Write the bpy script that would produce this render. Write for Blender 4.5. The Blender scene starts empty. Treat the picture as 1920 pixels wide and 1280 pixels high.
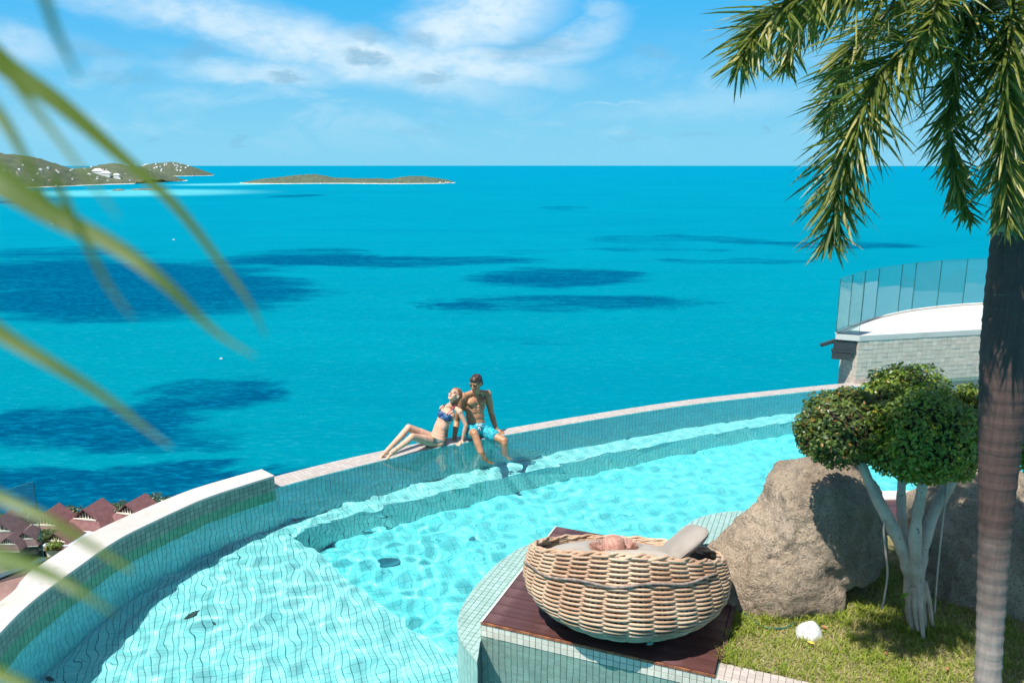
import bpy, bmesh, math, random
import numpy as np
from mathutils import Vector, Matrix, noise as mnoise

random.seed(7)
rng = np.random.default_rng(7)
R = math.radians
SC = bpy.context.scene
COL = SC.collection

# ------------------------------------------------------------------ camera
CAM_H, F_PX, PITCH = 4.0, 1493.33, R(12.59)
cam = bpy.data.cameras.new('camera')
cam.lens, cam.sensor_width = 28.0, 36.0
cam.clip_start, cam.clip_end = 0.05, 120000
cam.dof.use_dof = True
cam.dof.focus_distance = 11.0
cam.dof.aperture_fstop = 4.0
camo = bpy.data.objects.new('camera', cam)
COL.objects.link(camo)
camo.location = (0, 0, CAM_H)
camo.rotation_euler = (R(90) - PITCH, 0, 0)
SC.camera = camo

# ------------------------------------------------------------------ sky
SUN_EL, SUN_AZ = R(63), R(-130)          # azimuth from +Y towards +X
sun_vec = Vector((math.sin(SUN_AZ) * math.cos(SUN_EL), math.cos(SUN_AZ) * math.cos(SUN_EL), math.sin(SUN_EL)))
W = bpy.data.worlds.new('World')
SC.world = W
W.use_nodes = True
SUN_ENERGY, SKY_STRENGTH, EXPOSURE = 5.0, 0.12, 0.58

sd = bpy.data.lights.new('sun', 'SUN')
sd.energy, sd.angle, sd.color = SUN_ENERGY, R(0.5), (1.0, 0.955, 0.89)
sd.cycles.is_caustics_light = True
suno = bpy.data.objects.new('sun', sd)
COL.objects.link(suno)
suno.rotation_euler = sun_vec.to_track_quat('Z', 'Y').to_euler()
suno.location = sun_vec * 60

vs = SC.view_settings
vs.view_transform, vs.look, vs.gamma, vs.exposure = 'Standard', 'None', 1.0, EXPOSURE
vs.use_curve_mapping = False
SC.cycles.use_denoising = True
SC.cycles.max_bounces = 7
SC.cycles.diffuse_bounces = 3
SC.cycles.glossy_bounces = 3
SC.cycles.transmission_bounces = 5
SC.cycles.adaptive_threshold = .025
SC.cycles.transparent_max_bounces = 16
SC.cycles.sample_clamp_indirect = 6.0
SC.cycles.caustics_reflective = False


# ------------------------------------------------------------------ node helper
class NT:
    def __init__(s, tree):
        s.t = tree
        s.n = tree.nodes

    def new(s, kind, ins=None, **props):
        nd = s.n.new(kind)
        for k, v in props.items():
            setattr(nd, k, v)
        for k, v in (ins or {}).items():
            sock = nd.inputs[k]
            if isinstance(v, bpy.types.NodeSocket):
                s.t.links.new(v, sock)
            elif isinstance(v, bpy.types.Node):
                s.t.links.new(v.outputs[0], sock)
            else:
                try:
                    sock.default_value = v
                except Exception:
                    sock.default_value = (*v, 1)
        return nd

    def link(s, a, b):
        s.t.links.new(a, b)

    def math(s, op, a, b=None, c=None, clamp=False):
        ins = {0: a}
        if b is not None:
            ins[1] = b
        if c is not None:
            ins[2] = c
        return s.new('ShaderNodeMath', ins, operation=op, use_clamp=clamp).outputs[0]

    def mix(s, f, a, b, blend='MIX'):
        nd = s.new('ShaderNodeMix', None, data_type='RGBA', blend_type=blend)
        for i, v in ((0, f), (6, a), (7, b)):
            if isinstance(v, bpy.types.NodeSocket):
                s.t.links.new(v, nd.inputs[i])
            elif isinstance(v, (int, float)):
                nd.inputs[i].default_value = v
            else:
                nd.inputs[i].default_value = (*v[:3], 1)
        return nd.outputs[2]

    def ramp(s, fac, a0, a1, b0=0.0, b1=1.0, smooth=True):
        nd = s.new('ShaderNodeMapRange', {0: fac, 1: a0, 2: a1, 3: b0, 4: b1})
        nd.interpolation_type = 'SMOOTHSTEP' if smooth else 'LINEAR'
        return nd.outputs[0]

    def noise(s, vec, scale, detail=3.0, rough=0.55, dist=0.0):
        ins = {'Scale': scale, 'Detail': detail, 'Roughness': rough, 'Distortion': dist}
        if vec is not None:
            ins['Vector'] = vec
        return s.new('ShaderNodeTexNoise', ins)


def ray(px, py):
    x, y = px - 960, py - 640
    return (x, F_PX * math.cos(PITCH) - y * math.sin(PITCH), -(F_PX * math.sin(PITCH) + y * math.cos(PITCH)))


def at(px, py, z=0.0):
    """Place on the horizontal plane z that stands behind a photo point."""
    r = ray(px, py)
    t = (z - CAM_H) / r[2]
    return (r[0] * t, r[1] * t)


def at_water(px, py, d, n=1.333):
    """The same on the pool bottom, d below the surface, through the bend of the light."""
    r = ray(px, py)
    t = -CAM_H / r[2]
    l = math.sqrt(sum(c * c for c in r))
    u = [c / l for c in r]
    s = math.hypot(u[0], u[1])
    k = d * (s / n) / math.sqrt(1 - (s / n) ** 2) / s
    return (r[0] * t + u[0] * k, r[1] * t + u[1] * k)


def on_y(px, py, Y):
    r = ray(px, py)
    t = Y / r[1]
    return Vector((r[0] * t, Y, CAM_H + r[2] * t))


def project(p):
    z = p[2] - CAM_H
    d = p[1] * math.cos(PITCH) - z * math.sin(PITCH)
    v = p[1] * math.sin(PITCH) + z * math.cos(PITCH)
    if d < 0.05:
        return (-9999, -9999, 0.05)
    return (960 + F_PX * p[0] / d, 640 - F_PX * v / d, d)


def azel(px, py):
    r = ray(px, py)
    return (math.atan2(r[0], r[1]), math.atan2(r[2], math.hypot(r[0], r[1])))


# world: nishita sky with thin cloud sheets and small cumulus
w = NT(W.node_tree)
bg = w.n['Background']
sky = w.new('ShaderNodeTexSky', None, sky_type='NISHITA', sun_disc=False)
sky.sun_elevation, sky.sun_rotation = SUN_EL, SUN_AZ
sky.altitude, sky.air_density, sky.dust_density, sky.ozone_density = 100, 1.0, 0.0, 5.0
tc = w.new('ShaderNodeTexCoord')
sep = w.new('ShaderNodeSeparateXYZ', {0: tc.outputs['Generated']})
az = w.math('ARCTAN2', sep.outputs[0], sep.outputs[1])
el = w.math('ARCSINE', sep.outputs[2])
# flat cloud layer coordinates
zc = w.math('MAXIMUM', sep.outputs[2], 0.02)
lay = w.new('ShaderNodeCombineXYZ', {0: w.math('DIVIDE', sep.outputs[0], zc), 1: w.math('DIVIDE', sep.outputs[1], zc)})
ae = w.new('ShaderNodeCombineXYZ', {0: az, 1: w.math('MULTIPLY', el, 2.2), 2: 0.0})
nz_a = w.noise(ae.outputs[0], 9.0, 7, 0.6, 0.6)
nz_b = w.noise(ae.outputs[0], 34.0, 5, 0.62, 0.2)
nz_l = w.noise(lay.outputs[0], 0.55, 7, 0.6, 0.8)
warp = w.new('ShaderNodeVectorMath', {0: nz_a.outputs['Color'], 1: (0.5, 0.5, 0.5)}, operation='SUBTRACT')
warp2 = w.new('ShaderNodeVectorMath', {0: nz_b.outputs['Color'], 1: (0.5, 0.5, 0.5)}, operation='SUBTRACT')
flat = w.new('ShaderNodeCombineXYZ', {0: az, 1: el})


def sky_blobs(items, wamp, wamp2, hi=1.25, lo=.25):
    p = w.new('ShaderNodeVectorMath', {0: warp.outputs[0], 1: (wamp, wamp * 0.5, 0), 2: flat.outputs[0]}, operation='MULTIPLY_ADD')
    p = w.new('ShaderNodeVectorMath', {0: warp2.outputs[0], 1: (wamp2, wamp2 * 0.6, 0), 2: p.outputs[0]}, operation='MULTIPLY_ADD')
    total = None
    for (px, py, rx, ry, rot, st) in items:
        a, e = azel(px, py)
        k = 1 / F_PX
        mp = w.new('ShaderNodeMapping', {'Vector': p.outputs[0], 'Location': (a, e, 0), 'Rotation': (0, 0, R(rot)),
                                         'Scale': (rx * k, ry * k, 1)}, vector_type='TEXTURE')
        ln = w.new('ShaderNodeVectorMath', {0: mp.outputs[0]}, operation='LENGTH')
        m = w.ramp(ln.outputs['Value'], hi, lo, 0.0, st)
        total = m if total is None else w.math('MAXIMUM', total, m)
    return total


cirrus = sky_blobs([(430, 40, 270, 40, -6, .85), (640, 95, 330, 52, -12, 1.0), (900, 35, 170, 66, 14, 1.0), (860, 120, 230, 34, -6, .95),
                    (480, 135, 170, 26, -2, .7), (1090, 70, 110, 34, 22, .55), (1010, 112, 130, 26, 10, .6), (1130, 15, 60, 14, 0, .4),
                    (30, 75, 70, 34, -15, .55), (1160, 194, 90, 5, 0, .3), (1330, 200, 260, 26, 3, .26)], 0.07, 0.018)
cmod = w.ramp(w.math('ADD', w.math('MULTIPLY', nz_a.outputs[0], .6), w.math('MULTIPLY', nz_b.outputs[0], .4)), 0.30, 0.60)
cirrus = w.math('MULTIPLY', cirrus, w.math('MULTIPLY_ADD', cmod, .55, .45))
fill_cloud = w.math('MULTIPLY', w.ramp(nz_l.outputs[0], 0.42, 0.66, 0, .60), w.ramp(el, .20, .36))  # out-of-view overhead cloud, thickened to whiten the fill light
lowband = w.math('MULTIPLY', w.ramp(nz_a.outputs[0], .45, .72, 0, .30), w.math('MULTIPLY', w.ramp(el, .0, .05), w.ramp(el, .16, .08)))
white = w.math('MAXIMUM', w.math('MAXIMUM', cirrus, fill_cloud), lowband)
cumulus = sky_blobs([(687, 108, 52, 17, -6, 1), (538, 147, 36, 14, 0, .9), (808, 146, 46, 18, 3, .85), (692, 64, 46, 15, 3, .6),
                     (785, 74, 42, 17, -5, .6), (1000, 92, 105, 24, 6, .55), (376, 95, 50, 18, 8, .55), (180, 96, 70, 12, 0, .45),
                     (1225, 98, 50, 14, 0, .4), (230, 146, 80, 14, -3, .4), (445, 262, 18, 9, 0, .45), (283, 264, 14, 6, 0, .4),
                     (1180, 255, 60, 5, 0, .3), (1310, 252, 50, 5, 0, .3), (1435, 244, 14, 8, 0, .5), (790, 245, 60, 10, 0, .25)], 0.022, 0.055, 1.12, .30)
high = w.mix(1.0, sky.outputs[0], (.82, .78, .70), 'MULTIPLY')
low = w.mix(w.ramp(el, .0, .21), (1.4, 3.7, 5.05), (.34, 2.75, 5.25))
base = w.mix(w.ramp(el, .22, .50), low, high)
c1 = w.mix(w.math('MULTIPLY', white, .88), base, (4.4, 5.25, 5.7))
c2 = w.mix(w.math('MULTIPLY', cumulus, .66), c1, (1.2, 2.6, 3.8))
w.link(c2, bg.inputs[0])
bg.inputs[1].default_value = SKY_STRENGTH


# ------------------------------------------------------------------ materials
MATS = {}


def mat(name, col=(.5, .5, .5), rough=.6, spec=.5, build=None, sub=0.0, coat=0.0):
    if name in MATS:
        return MATS[name]
    m = bpy.data.materials.new(name)
    m.use_nodes = True
    t = NT(m.node_tree)
    b = t.n['Principled BSDF']
    b.inputs['Base Color'].default_value = (*col, 1)
    b.inputs['Roughness'].default_value = rough
    b.inputs['Specular IOR Level'].default_value = spec
    if sub:
        b.inputs['Subsurface Weight'].default_value = sub
        b.inputs['Subsurface Radius'].default_value = (.02, .008, .004)
    if coat:
        b.inputs['Coat Weight'].default_value = coat
        b.inputs['Coat Roughness'].default_value = .15
    if build:
        build(t, b)
    MATS[name] = m
    return m


def rand_value(t):
    """One random number for every loose piece, joined in one mesh or not."""
    g = t.new('ShaderNodeNewGeometry')
    o = t.new('ShaderNodeObjectInfo')
    return t.math('FRACT', t.math('ADD', g.outputs['Random Per Island'], t.math('MULTIPLY', o.outputs['Random'], 7.31)))


def noisy(cols, scale=4.0, detail=5, bump=0.0, bscale=None, lo=.35, hi=.65, coord='Object', rnd=0.0, second=None, dist=.02):
    """Colour that wanders between two tones, with fine relief."""
    def f(t, b):
        c = t.new('ShaderNodeTexCoord').outputs[coord]
        n = t.noise(c, scale, detail, .6)
        col = t.mix(t.ramp(n.outputs[0], lo, hi), cols[0], cols[1])
        if second:
            n2 = t.noise(c, second[0], 4, .6)
            col = t.mix(t.ramp(n2.outputs[0], second[2], second[3]), col, second[1])
        if rnd:
            v = t.math('MULTIPLY_ADD', rand_value(t), rnd * 2, 1 - rnd)
            cc = t.new('ShaderNodeCombineXYZ', {0: v, 1: v, 2: v})
            col = t.mix(1.0, col, cc.outputs[0], 'MULTIPLY')
        t.link(col, b.inputs['Base Color'])
        if bump:
            nb = t.noise(c, bscale or scale * 6, 6, .65)
            bp = t.new('ShaderNodeBump', {'Strength': bump, 'Distance': dist, 'Height': nb.outputs[0]})
            t.link(bp.outputs[0], b.inputs['Normal'])
    return f


def tile_build(a, bcol, c3=None, stain=.35):
    def f(t, b):
        c = t.new('ShaderNodeTexCoord').outputs['Object']
        g = t.new('ShaderNodeNewGeometry')
        rv = rand_value(t)
        col = t.mix(rv, a, bcol)
        if c3:
            col = t.mix(t.ramp(rv, .86, .90, 0, .6), col, c3)
        n = t.noise(g.outputs['Position'], 2.3, 5, .65)
        col = t.mix(t.ramp(n.outputs[0], .40, .70, 0, stain), col, tuple(x * .62 for x in a))
        t.link(col, b.inputs['Base Color'])
        n2 = t.noise(g.outputs['Position'], 90, 3, .6)
        bp = t.new('ShaderNodeBump', {'Strength': .18, 'Distance': .004, 'Height': n2.outputs[0]})
        t.link(bp.outputs[0], b.inputs['Normal'])
    return f


def leaf_build(c0, c1, c2, trans=.3):
    def f(t, b):
        rv = rand_value(t)
        col = t.mix(t.ramp(rv, 0, .8, 0, 1, False), c0, c1)
        col = t.mix(t.ramp(rv, .90, .93), col, c2)
        t.link(col, b.inputs['Base Color'])
        tr = t.new('ShaderNodeBsdfTranslucent', {'Color': t.mix(.5, col, (.30, .42, .03))})
        mx = t.new('ShaderNodeMixShader', {0: trans, 1: b.outputs[0], 2: tr.outputs[0]})
        t.link(mx.outputs[0], t.n['Material Output'].inputs['Surface'])
    return f


POOL_TILE = (.80, .77, .68)
M_floor = mat('water tinted pool mosaic', rough=.35, build=tile_build((.36, .86, .83), (.60, .985, .95), (.24, .70, .74), .12))  # aqua tint of light through shallow water, put into the tile colour
M_deep = mat('deep tinted pool mosaic', rough=.35, build=tile_build((.19, .86, .88), (.33, .97, .98), (.12, .76, .82), .06))  # stronger tint of light through deep water, put into the tile colour
M_ledge = mat('cream pool mosaic', rough=.35, build=tile_build((.74, .74, .66), (.90, .89, .82), (.60, .64, .58), .15))
M_wallt = mat('wall mosaic', rough=.35, build=tile_build((.20, .25, .21), (.32, .37, .31), (.15, .20, .18), .4))
M_wgreen = mat('tinted waterline mosaic', rough=.35, build=tile_build((.10, .33, .20), (.17, .45, .28), (.07, .26, .17), .3))  # greenish light just under the waterline, put into the tile colour
M_facet = mat('tinted side mosaic', rough=.35, build=tile_build((.15, .60, .66), (.24, .76, .80), (.11, .48, .56), .2))  # blue light under water and mirrored sky, put into the tile colour
M_copet = mat('coping mosaic', rough=.4, build=tile_build((.40, .345, .305), (.49, .43, .385), None, .15))
M_cream = mat('cream mosaic', rough=.4, build=tile_build((.60, .55, .45), (.74, .69, .58), (.52, .47, .38), .25))
M_grey = mat('grey mosaic', rough=.5, build=tile_build((.57, .465, .38), (.71, .585, .485), (.47, .385, .32), .25))
M_grout = mat('dark grout', (.06, .10, .095), .8)
M_grout3 = mat('pale teal grout', (.05, .42, .48), .8)
M_grout2 = mat('teal grout', (.03, .19, .23), .8)
M_grey_grout = mat('grey grout', (.20, .185, .17), .85)
M_white = mat('white painted render', rough=.55, build=noisy(((.56, .54, .50), (.48, .455, .415)), 2.0, 6, .15, 40, .45, .75))
M_stonecap = mat('pale stone coping', rough=.6, build=noisy(((.50, .475, .435), (.42, .39, .345)), 1.6, 7, .25, 60, .42, .72,
                                                            second=(9.0, (.36, .325, .27), .56, .78), dist=.004))
M_concrete = mat('raw concrete', rough=.85, build=noisy(((.42, .41, .38), (.30, .29, .27)), 2, 5, .4, 30))


# ------------------------------------------------------------------ mesh helpers
def link(o, parent=None):
    COL.objects.link(o)
    if parent is not None:
        o.parent = parent
    return o


def tag(o, label=None, cat=None, group=None, kind=None):
    if label:
        o['label'] = label
    if cat:
        o['category'] = cat
    if group:
        o['group'] = group
    if kind:
        o['kind'] = kind
    return o


def empty(name, loc=(0, 0, 0)):
    o = bpy.data.objects.new(name, None)
    o.location = loc
    o.empty_display_size = .1
    return link(o)


class MB:
    """Collects shapes into one mesh object."""

    def __init__(s):
        s.v, s.f, s.m, s.sm = [], [], [], []

    def add(s, v, f, mi=0, smooth=False):
        o = len(s.v)
        s.v += [tuple(p) for p in v]
        s.f += [tuple(i + o for i in q) for q in f]
        s.m += [mi] * len(f)
        s.sm += [smooth] * len(f)
        return s

    def box(s, c, d, M=None, mi=0):
        hx, hy, hz = d[0] / 2, d[1] / 2, d[2] / 2
        v = [Vector((x, y, z)) for z in (-hz, hz) for y in (-hy, hy) for x in (-hx, hx)]
        if M is not None:
            v = [M @ p for p in v]
        v = [p + Vector(c) for p in v]
        return s.add(v, [(0, 2, 3, 1), (4, 5, 7, 6), (0, 1, 5, 4), (2, 6, 7, 3), (0, 4, 6, 2), (1, 3, 7, 5)], mi)

    def prism(s, poly, z0, z1, mi=0, caps=True):
        n = len(poly)
        v = [(p[0], p[1], z0) for p in poly] + [(p[0], p[1], z1) for p in poly]
        area = sum(poly[i][0] * poly[(i + 1) % n][1] - poly[(i + 1) % n][0] * poly[i][1] for i in range(n))
        f = [(i, (i + 1) % n, n + (i + 1) % n, n + i) for i in range(n)]
        if caps:
            f += [tuple(range(n))[::-1], tuple(range(n, 2 * n))]
        if area < 0:
            f = [q[::-1] for q in f]
        return s.add(v, f, mi)

    def tube(s, pts, rad, n=8, mi=0, closed=False, cap=True, smooth=True):
        pts = [Vector(p) for p in pts]
        k = len(pts)
        rad = [rad] * k if isinstance(rad, (int, float)) else rad
        v, f = [], []
        up = Vector((0, 0, 1))
        prev = None
        for i, p in enumerate(pts):
            a = pts[(i - 1) % k] if (closed or i > 0) else p
            b = pts[(i + 1) % k] if (closed or i < k - 1) else p
            d = (b - a).normalized() if (b - a).length > 1e-9 else Vector((0, 0, 1))
            if prev is None:
                ref = up if abs(d.z) < .9 else Vector((1, 0, 0))
                x = d.cross(ref).normalized()
            else:
                x = (prev - d * prev.dot(d)).normalized()
            prev = x
            y = d.cross(x)
            for j in range(n):
                t = 2 * math.pi * j / n
                v.append(p + (x * math.cos(t) + y * math.sin(t)) * rad[i])
        for i in range(k if closed else k - 1):
            for j in range(n):
                a, b = i * n + j, i * n + (j + 1) % n
                c, d2 = ((i + 1) % k) * n + (j + 1) % n, ((i + 1) % k) * n + j
                f.append((a, b, c, d2))
        if cap and not closed:
            f.append(tuple(range(n))[::-1])
            f.append(tuple((k - 1) * n + j for j in range(n)))
        return s.add(v, f, mi, smooth)

    def ball(s, c, r, M=None, nu=14, nv=9, mi=0, smooth=True):
        r = (r, r, r) if isinstance(r, (int, float)) else r
        c = Vector(c)
        v = [Vector((0, 0, r[2]))]
        for i in range(1, nv):
            a = math.pi * i / nv
            for j in range(nu):
                b = 2 * math.pi * j / nu
                v.append(Vector((r[0] * math.sin(a) * math.cos(b), r[1] * math.sin(a) * math.sin(b), r[2] * math.cos(a))))
        v.append(Vector((0, 0, -r[2])))
        if M is not None:
            v = [M @ p for p in v]
        v = [p + c for p in v]
        f = [(0, 1 + j, 1 + (j + 1) % nu) for j in range(nu)]
        for i in range(nv - 2):
            for j in range(nu):
                a, b = 1 + i * nu + j, 1 + i * nu + (j + 1) % nu
                f.append((a, a + nu, b + nu, b))
        e = len(v) - 1
        o = 1 + (nv - 2) * nu
        f += [(e, o + (j + 1) % nu, o + j) for j in range(nu)]
        return s.add(v, f, mi, smooth)

    def capsule(s, p0, r0, p1, r1, mi=0, n=12):
        p0, p1 = Vector(p0), Vector(p1)
        d = p1 - p0
        L = max(d.length, 1e-6)
        d /= L
        ref = Vector((0, 0, 1)) if abs(d.z) < .9 else Vector((1, 0, 0))
        x = d.cross(ref).normalized()
        y = d.cross(x)
        rings = []
        for a in (-75, -45, -15):
            rings.append((p0 + d * (r0 * math.sin(R(a))), r0 * math.cos(R(a))))
        for a in (15, 45, 75):
            rings.append((p1 + d * (r1 * math.sin(R(a))), r1 * math.cos(R(a))))
        v, f = [], []
        for c, r in rings:
            for j in range(n):
                t = 2 * math.pi * j / n
                v.append(c + (x * math.cos(t) + y * math.sin(t)) * r)
        for i in range(len(rings) - 1):
            for j in range(n):
                f.append((i * n + j, i * n + (j + 1) % n, (i + 1) * n + (j + 1) % n, (i + 1) * n + j))
        f.append(tuple(range(n))[::-1])
        f.append(tuple((len(rings) - 1) * n + j for j in range(n)))
        return s.add(v, f, mi, True)

    def mesh(s, name, mats):
        me = bpy.data.meshes.new(name)
        me.from_pydata(s.v, [], s.f)
        for m in (mats if isinstance(mats, (list, tuple)) else [mats]):
            me.materials.append(m)
        me.polygons.foreach_set('material_index', s.m)
        me.polygons.foreach_set('use_smooth', s.sm)
        me.update()
        return me

    def build(s, name, mats, parent=None, loc=None, M=None):
        o = bpy.data.objects.new(name, s.mesh(name, mats))
        if M is not None:
            o.matrix_basis = M
        elif loc is not None:
            o.location = loc
        return link(o, parent)


def mesh_np(name, V, Fq, mats, smooth=False, mi=None):
    """Mesh from numpy arrays, faces all with the same corner count."""
    me = bpy.data.meshes.new(name)
    V = np.ascontiguousarray(V, dtype=np.float32)
    Fq = np.ascontiguousarray(Fq, dtype=np.int32)
    k = Fq.shape[1]
    me.vertices.add(len(V))
    me.vertices.foreach_set('co', V.ravel())
    me.loops.add(Fq.size)
    me.loops.foreach_set('vertex_index', Fq.ravel())
    me.polygons.add(len(Fq))
    me.polygons.foreach_set('loop_start', np.arange(0, Fq.size, k, dtype=np.int32))
    me.polygons.foreach_set('use_smooth', np.full(len(Fq), bool(smooth)))
    for m in (mats if isinstance(mats, (list, tuple)) else [mats]):
        me.materials.append(m)
    if mi is not None:
        me.polygons.foreach_set('material_index', np.ascontiguousarray(mi, dtype=np.int32))
    me.update(calc_edges=True)
    me.validate()
    return me


def obj_np(name, V, Fq, mats, parent=None, smooth=False, mi=None):
    return link(bpy.data.objects.new(name, mesh_np(name, V, Fq, mats, smooth, mi)), parent)


def receiver(o):
    o.cycles.is_caustics_receiver = True
    for c in o.children:
        receiver(c)


TILE_MESH = {}


def tiles(parent, frames, m, thick=.0035, cap=300, name='tile', stuff_name='small_tiles'):
    """frames: (centre, u, v, n, width, height). The largest in the picture become single parts, the rest one part."""
    V = np.array([(-.5, -.5, 0), (.5, -.5, 0), (.5, .5, 0), (-.5, .5, 0), (-.485, -.485, 1), (.485, -.485, 1), (.485, .485, 1), (-.485, .485, 1)])
    Fq = [(4, 5, 6, 7), (0, 1, 5, 4), (1, 2, 6, 5), (2, 3, 7, 6), (3, 0, 4, 7)]
    if m.name not in TILE_MESH:
        me = bpy.data.meshes.new('tile')
        me.from_pydata([tuple(p) for p in V], [], Fq)
        me.materials.append(m)
        TILE_MESH[m.name] = me
    me = TILE_MESH[m.name]
    sc = []
    for i, (c, u, v, n, a, b) in enumerate(frames):
        x, y, d = project(c)
        vis = -20 < x < 1940 and -20 < y < 1300
        to = (Vector((0, 0, CAM_H)) - Vector(c)).normalized()
        sc.append(((a * b / d / d * max(0.02, to.dot(Vector(n)))) if vis else -1.0 / max(d, .1) * 0 - 1, i))
    sc.sort(reverse=True)
    single = [i for s_, i in sc[:cap] if s_ > 0]
    ss = set(single)
    rest = [i for i in range(len(frames)) if i not in ss]

    def fmat(fr):
        c, u, v, n, a, b = fr
        M = Matrix.Identity(4)
        M.col[0] = (*(Vector(u) * a), 0)
        M.col[1] = (*(Vector(v) * b), 0)
        M.col[2] = (*(Vector(n) * thick), 0)
        M.col[3] = (*Vector(c), 1)
        return M
    for i in single:
        o = bpy.data.objects.new(name, me)
        o.matrix_basis = fmat(frames[i])
        link(o, parent)
    if rest:
        A = np.array([np.array(fmat(frames[i])) for i in rest])
        Vh = np.concatenate([V, np.ones((8, 1))], 1)
        P = np.einsum('nij,kj->nki', A, Vh)[..., :3].reshape(-1, 3)
        Fa = (np.array(Fq)[None] + (np.arange(len(rest)) * 8)[:, None, None]).reshape(-1, 4)
        o = obj_np(stuff_name, P, Fa, m, parent)
        o['kind'] = 'stuff'
    return len(frames)


def smooth_curve(pts, step=.06):
    """Catmull-Rom through points, resampled to an even step; returns (n,dim)."""
    P = np.array(pts, float)
    P = np.vstack([2 * P[0] - P[1], P, 2 * P[-1] - P[-2]])
    out = []
    for i in range(1, len(P) - 2):
        p0, p1, p2, p3 = P[i - 1], P[i], P[i + 1], P[i + 2]
        for t in np.linspace(0, 1, 24, endpoint=False):
            out.append(.5 * ((2 * p1) + (-p0 + p2) * t + (2 * p0 - 5 * p1 + 4 * p2 - p3) * t * t + (-p0 + 3 * p1 - 3 * p2 + p3) * t ** 3))
    out.append(P[-2])
    out = np.array(out)
    d = np.concatenate([[0], np.cumsum(np.linalg.norm(np.diff(out, axis=0), axis=1))])
    n = max(2, int(round(d[-1] / step)))
    s = np.linspace(0, d[-1], n + 1)
    return np.stack([np.interp(s, d, out[:, k]) for k in range(P.shape[1])], 1)


def side(curve):
    """Left-hand unit normal at each point of a 2-D curve."""
    t = np.gradient(curve, axis=0)
    t /= np.linalg.norm(t, axis=1)[:, None]
    return np.stack([-t[:, 1], t[:, 0]], 1)


def in_poly(x, y, poly):
    poly = np.asarray(poly)
    inside = np.zeros(np.shape(x), bool)
    j = len(poly) - 1
    for i in range(len(poly)):
        xi, yi = poly[i]
        xj, yj = poly[j]
        c = ((yi > y) != (yj > y)) & (x < (xj - xi) * (y - yi) / (yj - yi + 1e-12) + xi)
        inside ^= c
        j = i
    return inside


def strip_tiles_vertical(curve, outward, z_top, z_bot, size=.06, gap=.005, off=.0, width=None):
    """Tile frames on a vertical wall that follows a 2-D curve."""
    n = len(curve)
    rows = int(round((z_top - z_bot) / size))
    h = (z_top - z_bot) / rows
    fr = []
    for i in range(n - 1):
        a, b = curve[i], curve[i + 1]
        t = b - a
        L = np.linalg.norm(t)
        t = t / L
        nn = np.array([-t[1], t[0]]) * outward
        u = t if outward < 0 else -t
        c = (a + b) / 2 + nn * off
        for k in range(rows):
            fr.append(((c[0], c[1], z_top - h * (k + .5)), (u[0], u[1], 0), (0, 0, 1), (nn[0], nn[1], 0), L - gap, h - gap))
    return fr


def floor_tiles(poly, z, ang, size=.06, gap=.0035, trim=False, gap_v=None):
    u = np.array((math.cos(ang), math.sin(ang)))
    v = np.array((-u[1], u[0]))
    P = np.asarray(poly)
    a, b = P @ u, P @ v
    I = np.arange(math.floor(a.min() / size), math.ceil(a.max() / size))
    J = np.arange(math.floor(b.min() / size), math.ceil(b.max() / size))
    g = np.stack(np.meshgrid(I, J, indexing='ij'), -1).reshape(-1, 2) + .5
    c = g[:, :1] * size * u + g[:, 1:] * size * v
    keep = in_poly(c[:, 0], c[:, 1], poly)
    if trim:
        for sx, sy in ((-.5, -.5), (.5, -.5), (.5, .5), (-.5, .5)):
            q = c + u * sx * size + v * sy * size
            keep &= in_poly(q[:, 0], q[:, 1], poly)
    c = c[keep]
    return [((x, y, z), (u[0], u[1], 0), (v[0], v[1], 0), (0, 0, 1), size - gap, size - (gap if gap_v is None else gap_v)) for x, y in c]


def cut_tiles(parent, poly, z, ang, m, size=.06, gap=.0035, thick=.0035, curve=None):
    """Tiles trimmed along a curved border: corners that stick out are brought back onto it."""
    u = np.array((math.cos(ang), math.sin(ang)))
    v = np.array((-u[1], u[0]))
    P = np.asarray(poly)
    C = np.asarray(curve if curve is not None else poly)
    A, Bv = C[:-1], C[1:] - C[:-1]
    a, b = P @ u, P @ v
    quads = []
    h = (size - gap) / 2
    I, J = np.meshgrid(np.arange(math.floor(a.min() / size) - 1, math.ceil(a.max() / size) + 1),
                       np.arange(math.floor(b.min() / size) - 1, math.ceil(b.max() / size) + 1), indexing='ij')
    c = (I.reshape(-1, 1) + .5) * size * u + (J.reshape(-1, 1) + .5) * size * v
    Q = np.stack([c + u * sx * h + v * sy * h for sx, sy in ((-1, -1), (1, -1), (1, 1), (-1, 1))], 1)
    ins = np.stack([in_poly(Q[:, k, 0], Q[:, k, 1], poly) for k in range(4)], 1)
    full = np.stack([in_poly(c[:, 0] + (u[0] * sx + v[0] * sy) * size / 2, c[:, 1] + (u[1] * sx + v[1] * sy) * size / 2, poly)
                     for sx, sy in ((-1, -1), (1, -1), (1, 1), (-1, 1))], 1).all(1)
    for n in np.nonzero(~full & ins.any(1))[0]:
        r = []
        for p, k in zip(Q[n], ins[n]):
            if not k:
                t = np.clip(((p - A) * Bv).sum(1) / (Bv * Bv).sum(1), 0, 1)
                pts = A + Bv * t[:, None]
                p = pts[np.argmin(((pts - p) ** 2).sum(1))]
            r.append(p)
        quads.append(r)
    V, F = [], []
    for r in quads:
        o = len(V)
        V += [(p[0], p[1], z) for p in r] + [(p[0], p[1], z + thick) for p in r]
        F += [(o + 4, o + 5, o + 6, o + 7), (o, o + 1, o + 5, o + 4), (o + 1, o + 2, o + 6, o + 5), (o + 2, o + 3, o + 7, o + 6), (o + 3, o, o + 4, o + 7)]
    if V:
        ob = obj_np('cut_tiles', np.array(V), np.array(F), m, parent)
        ob['kind'] = 'stuff'

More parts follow.
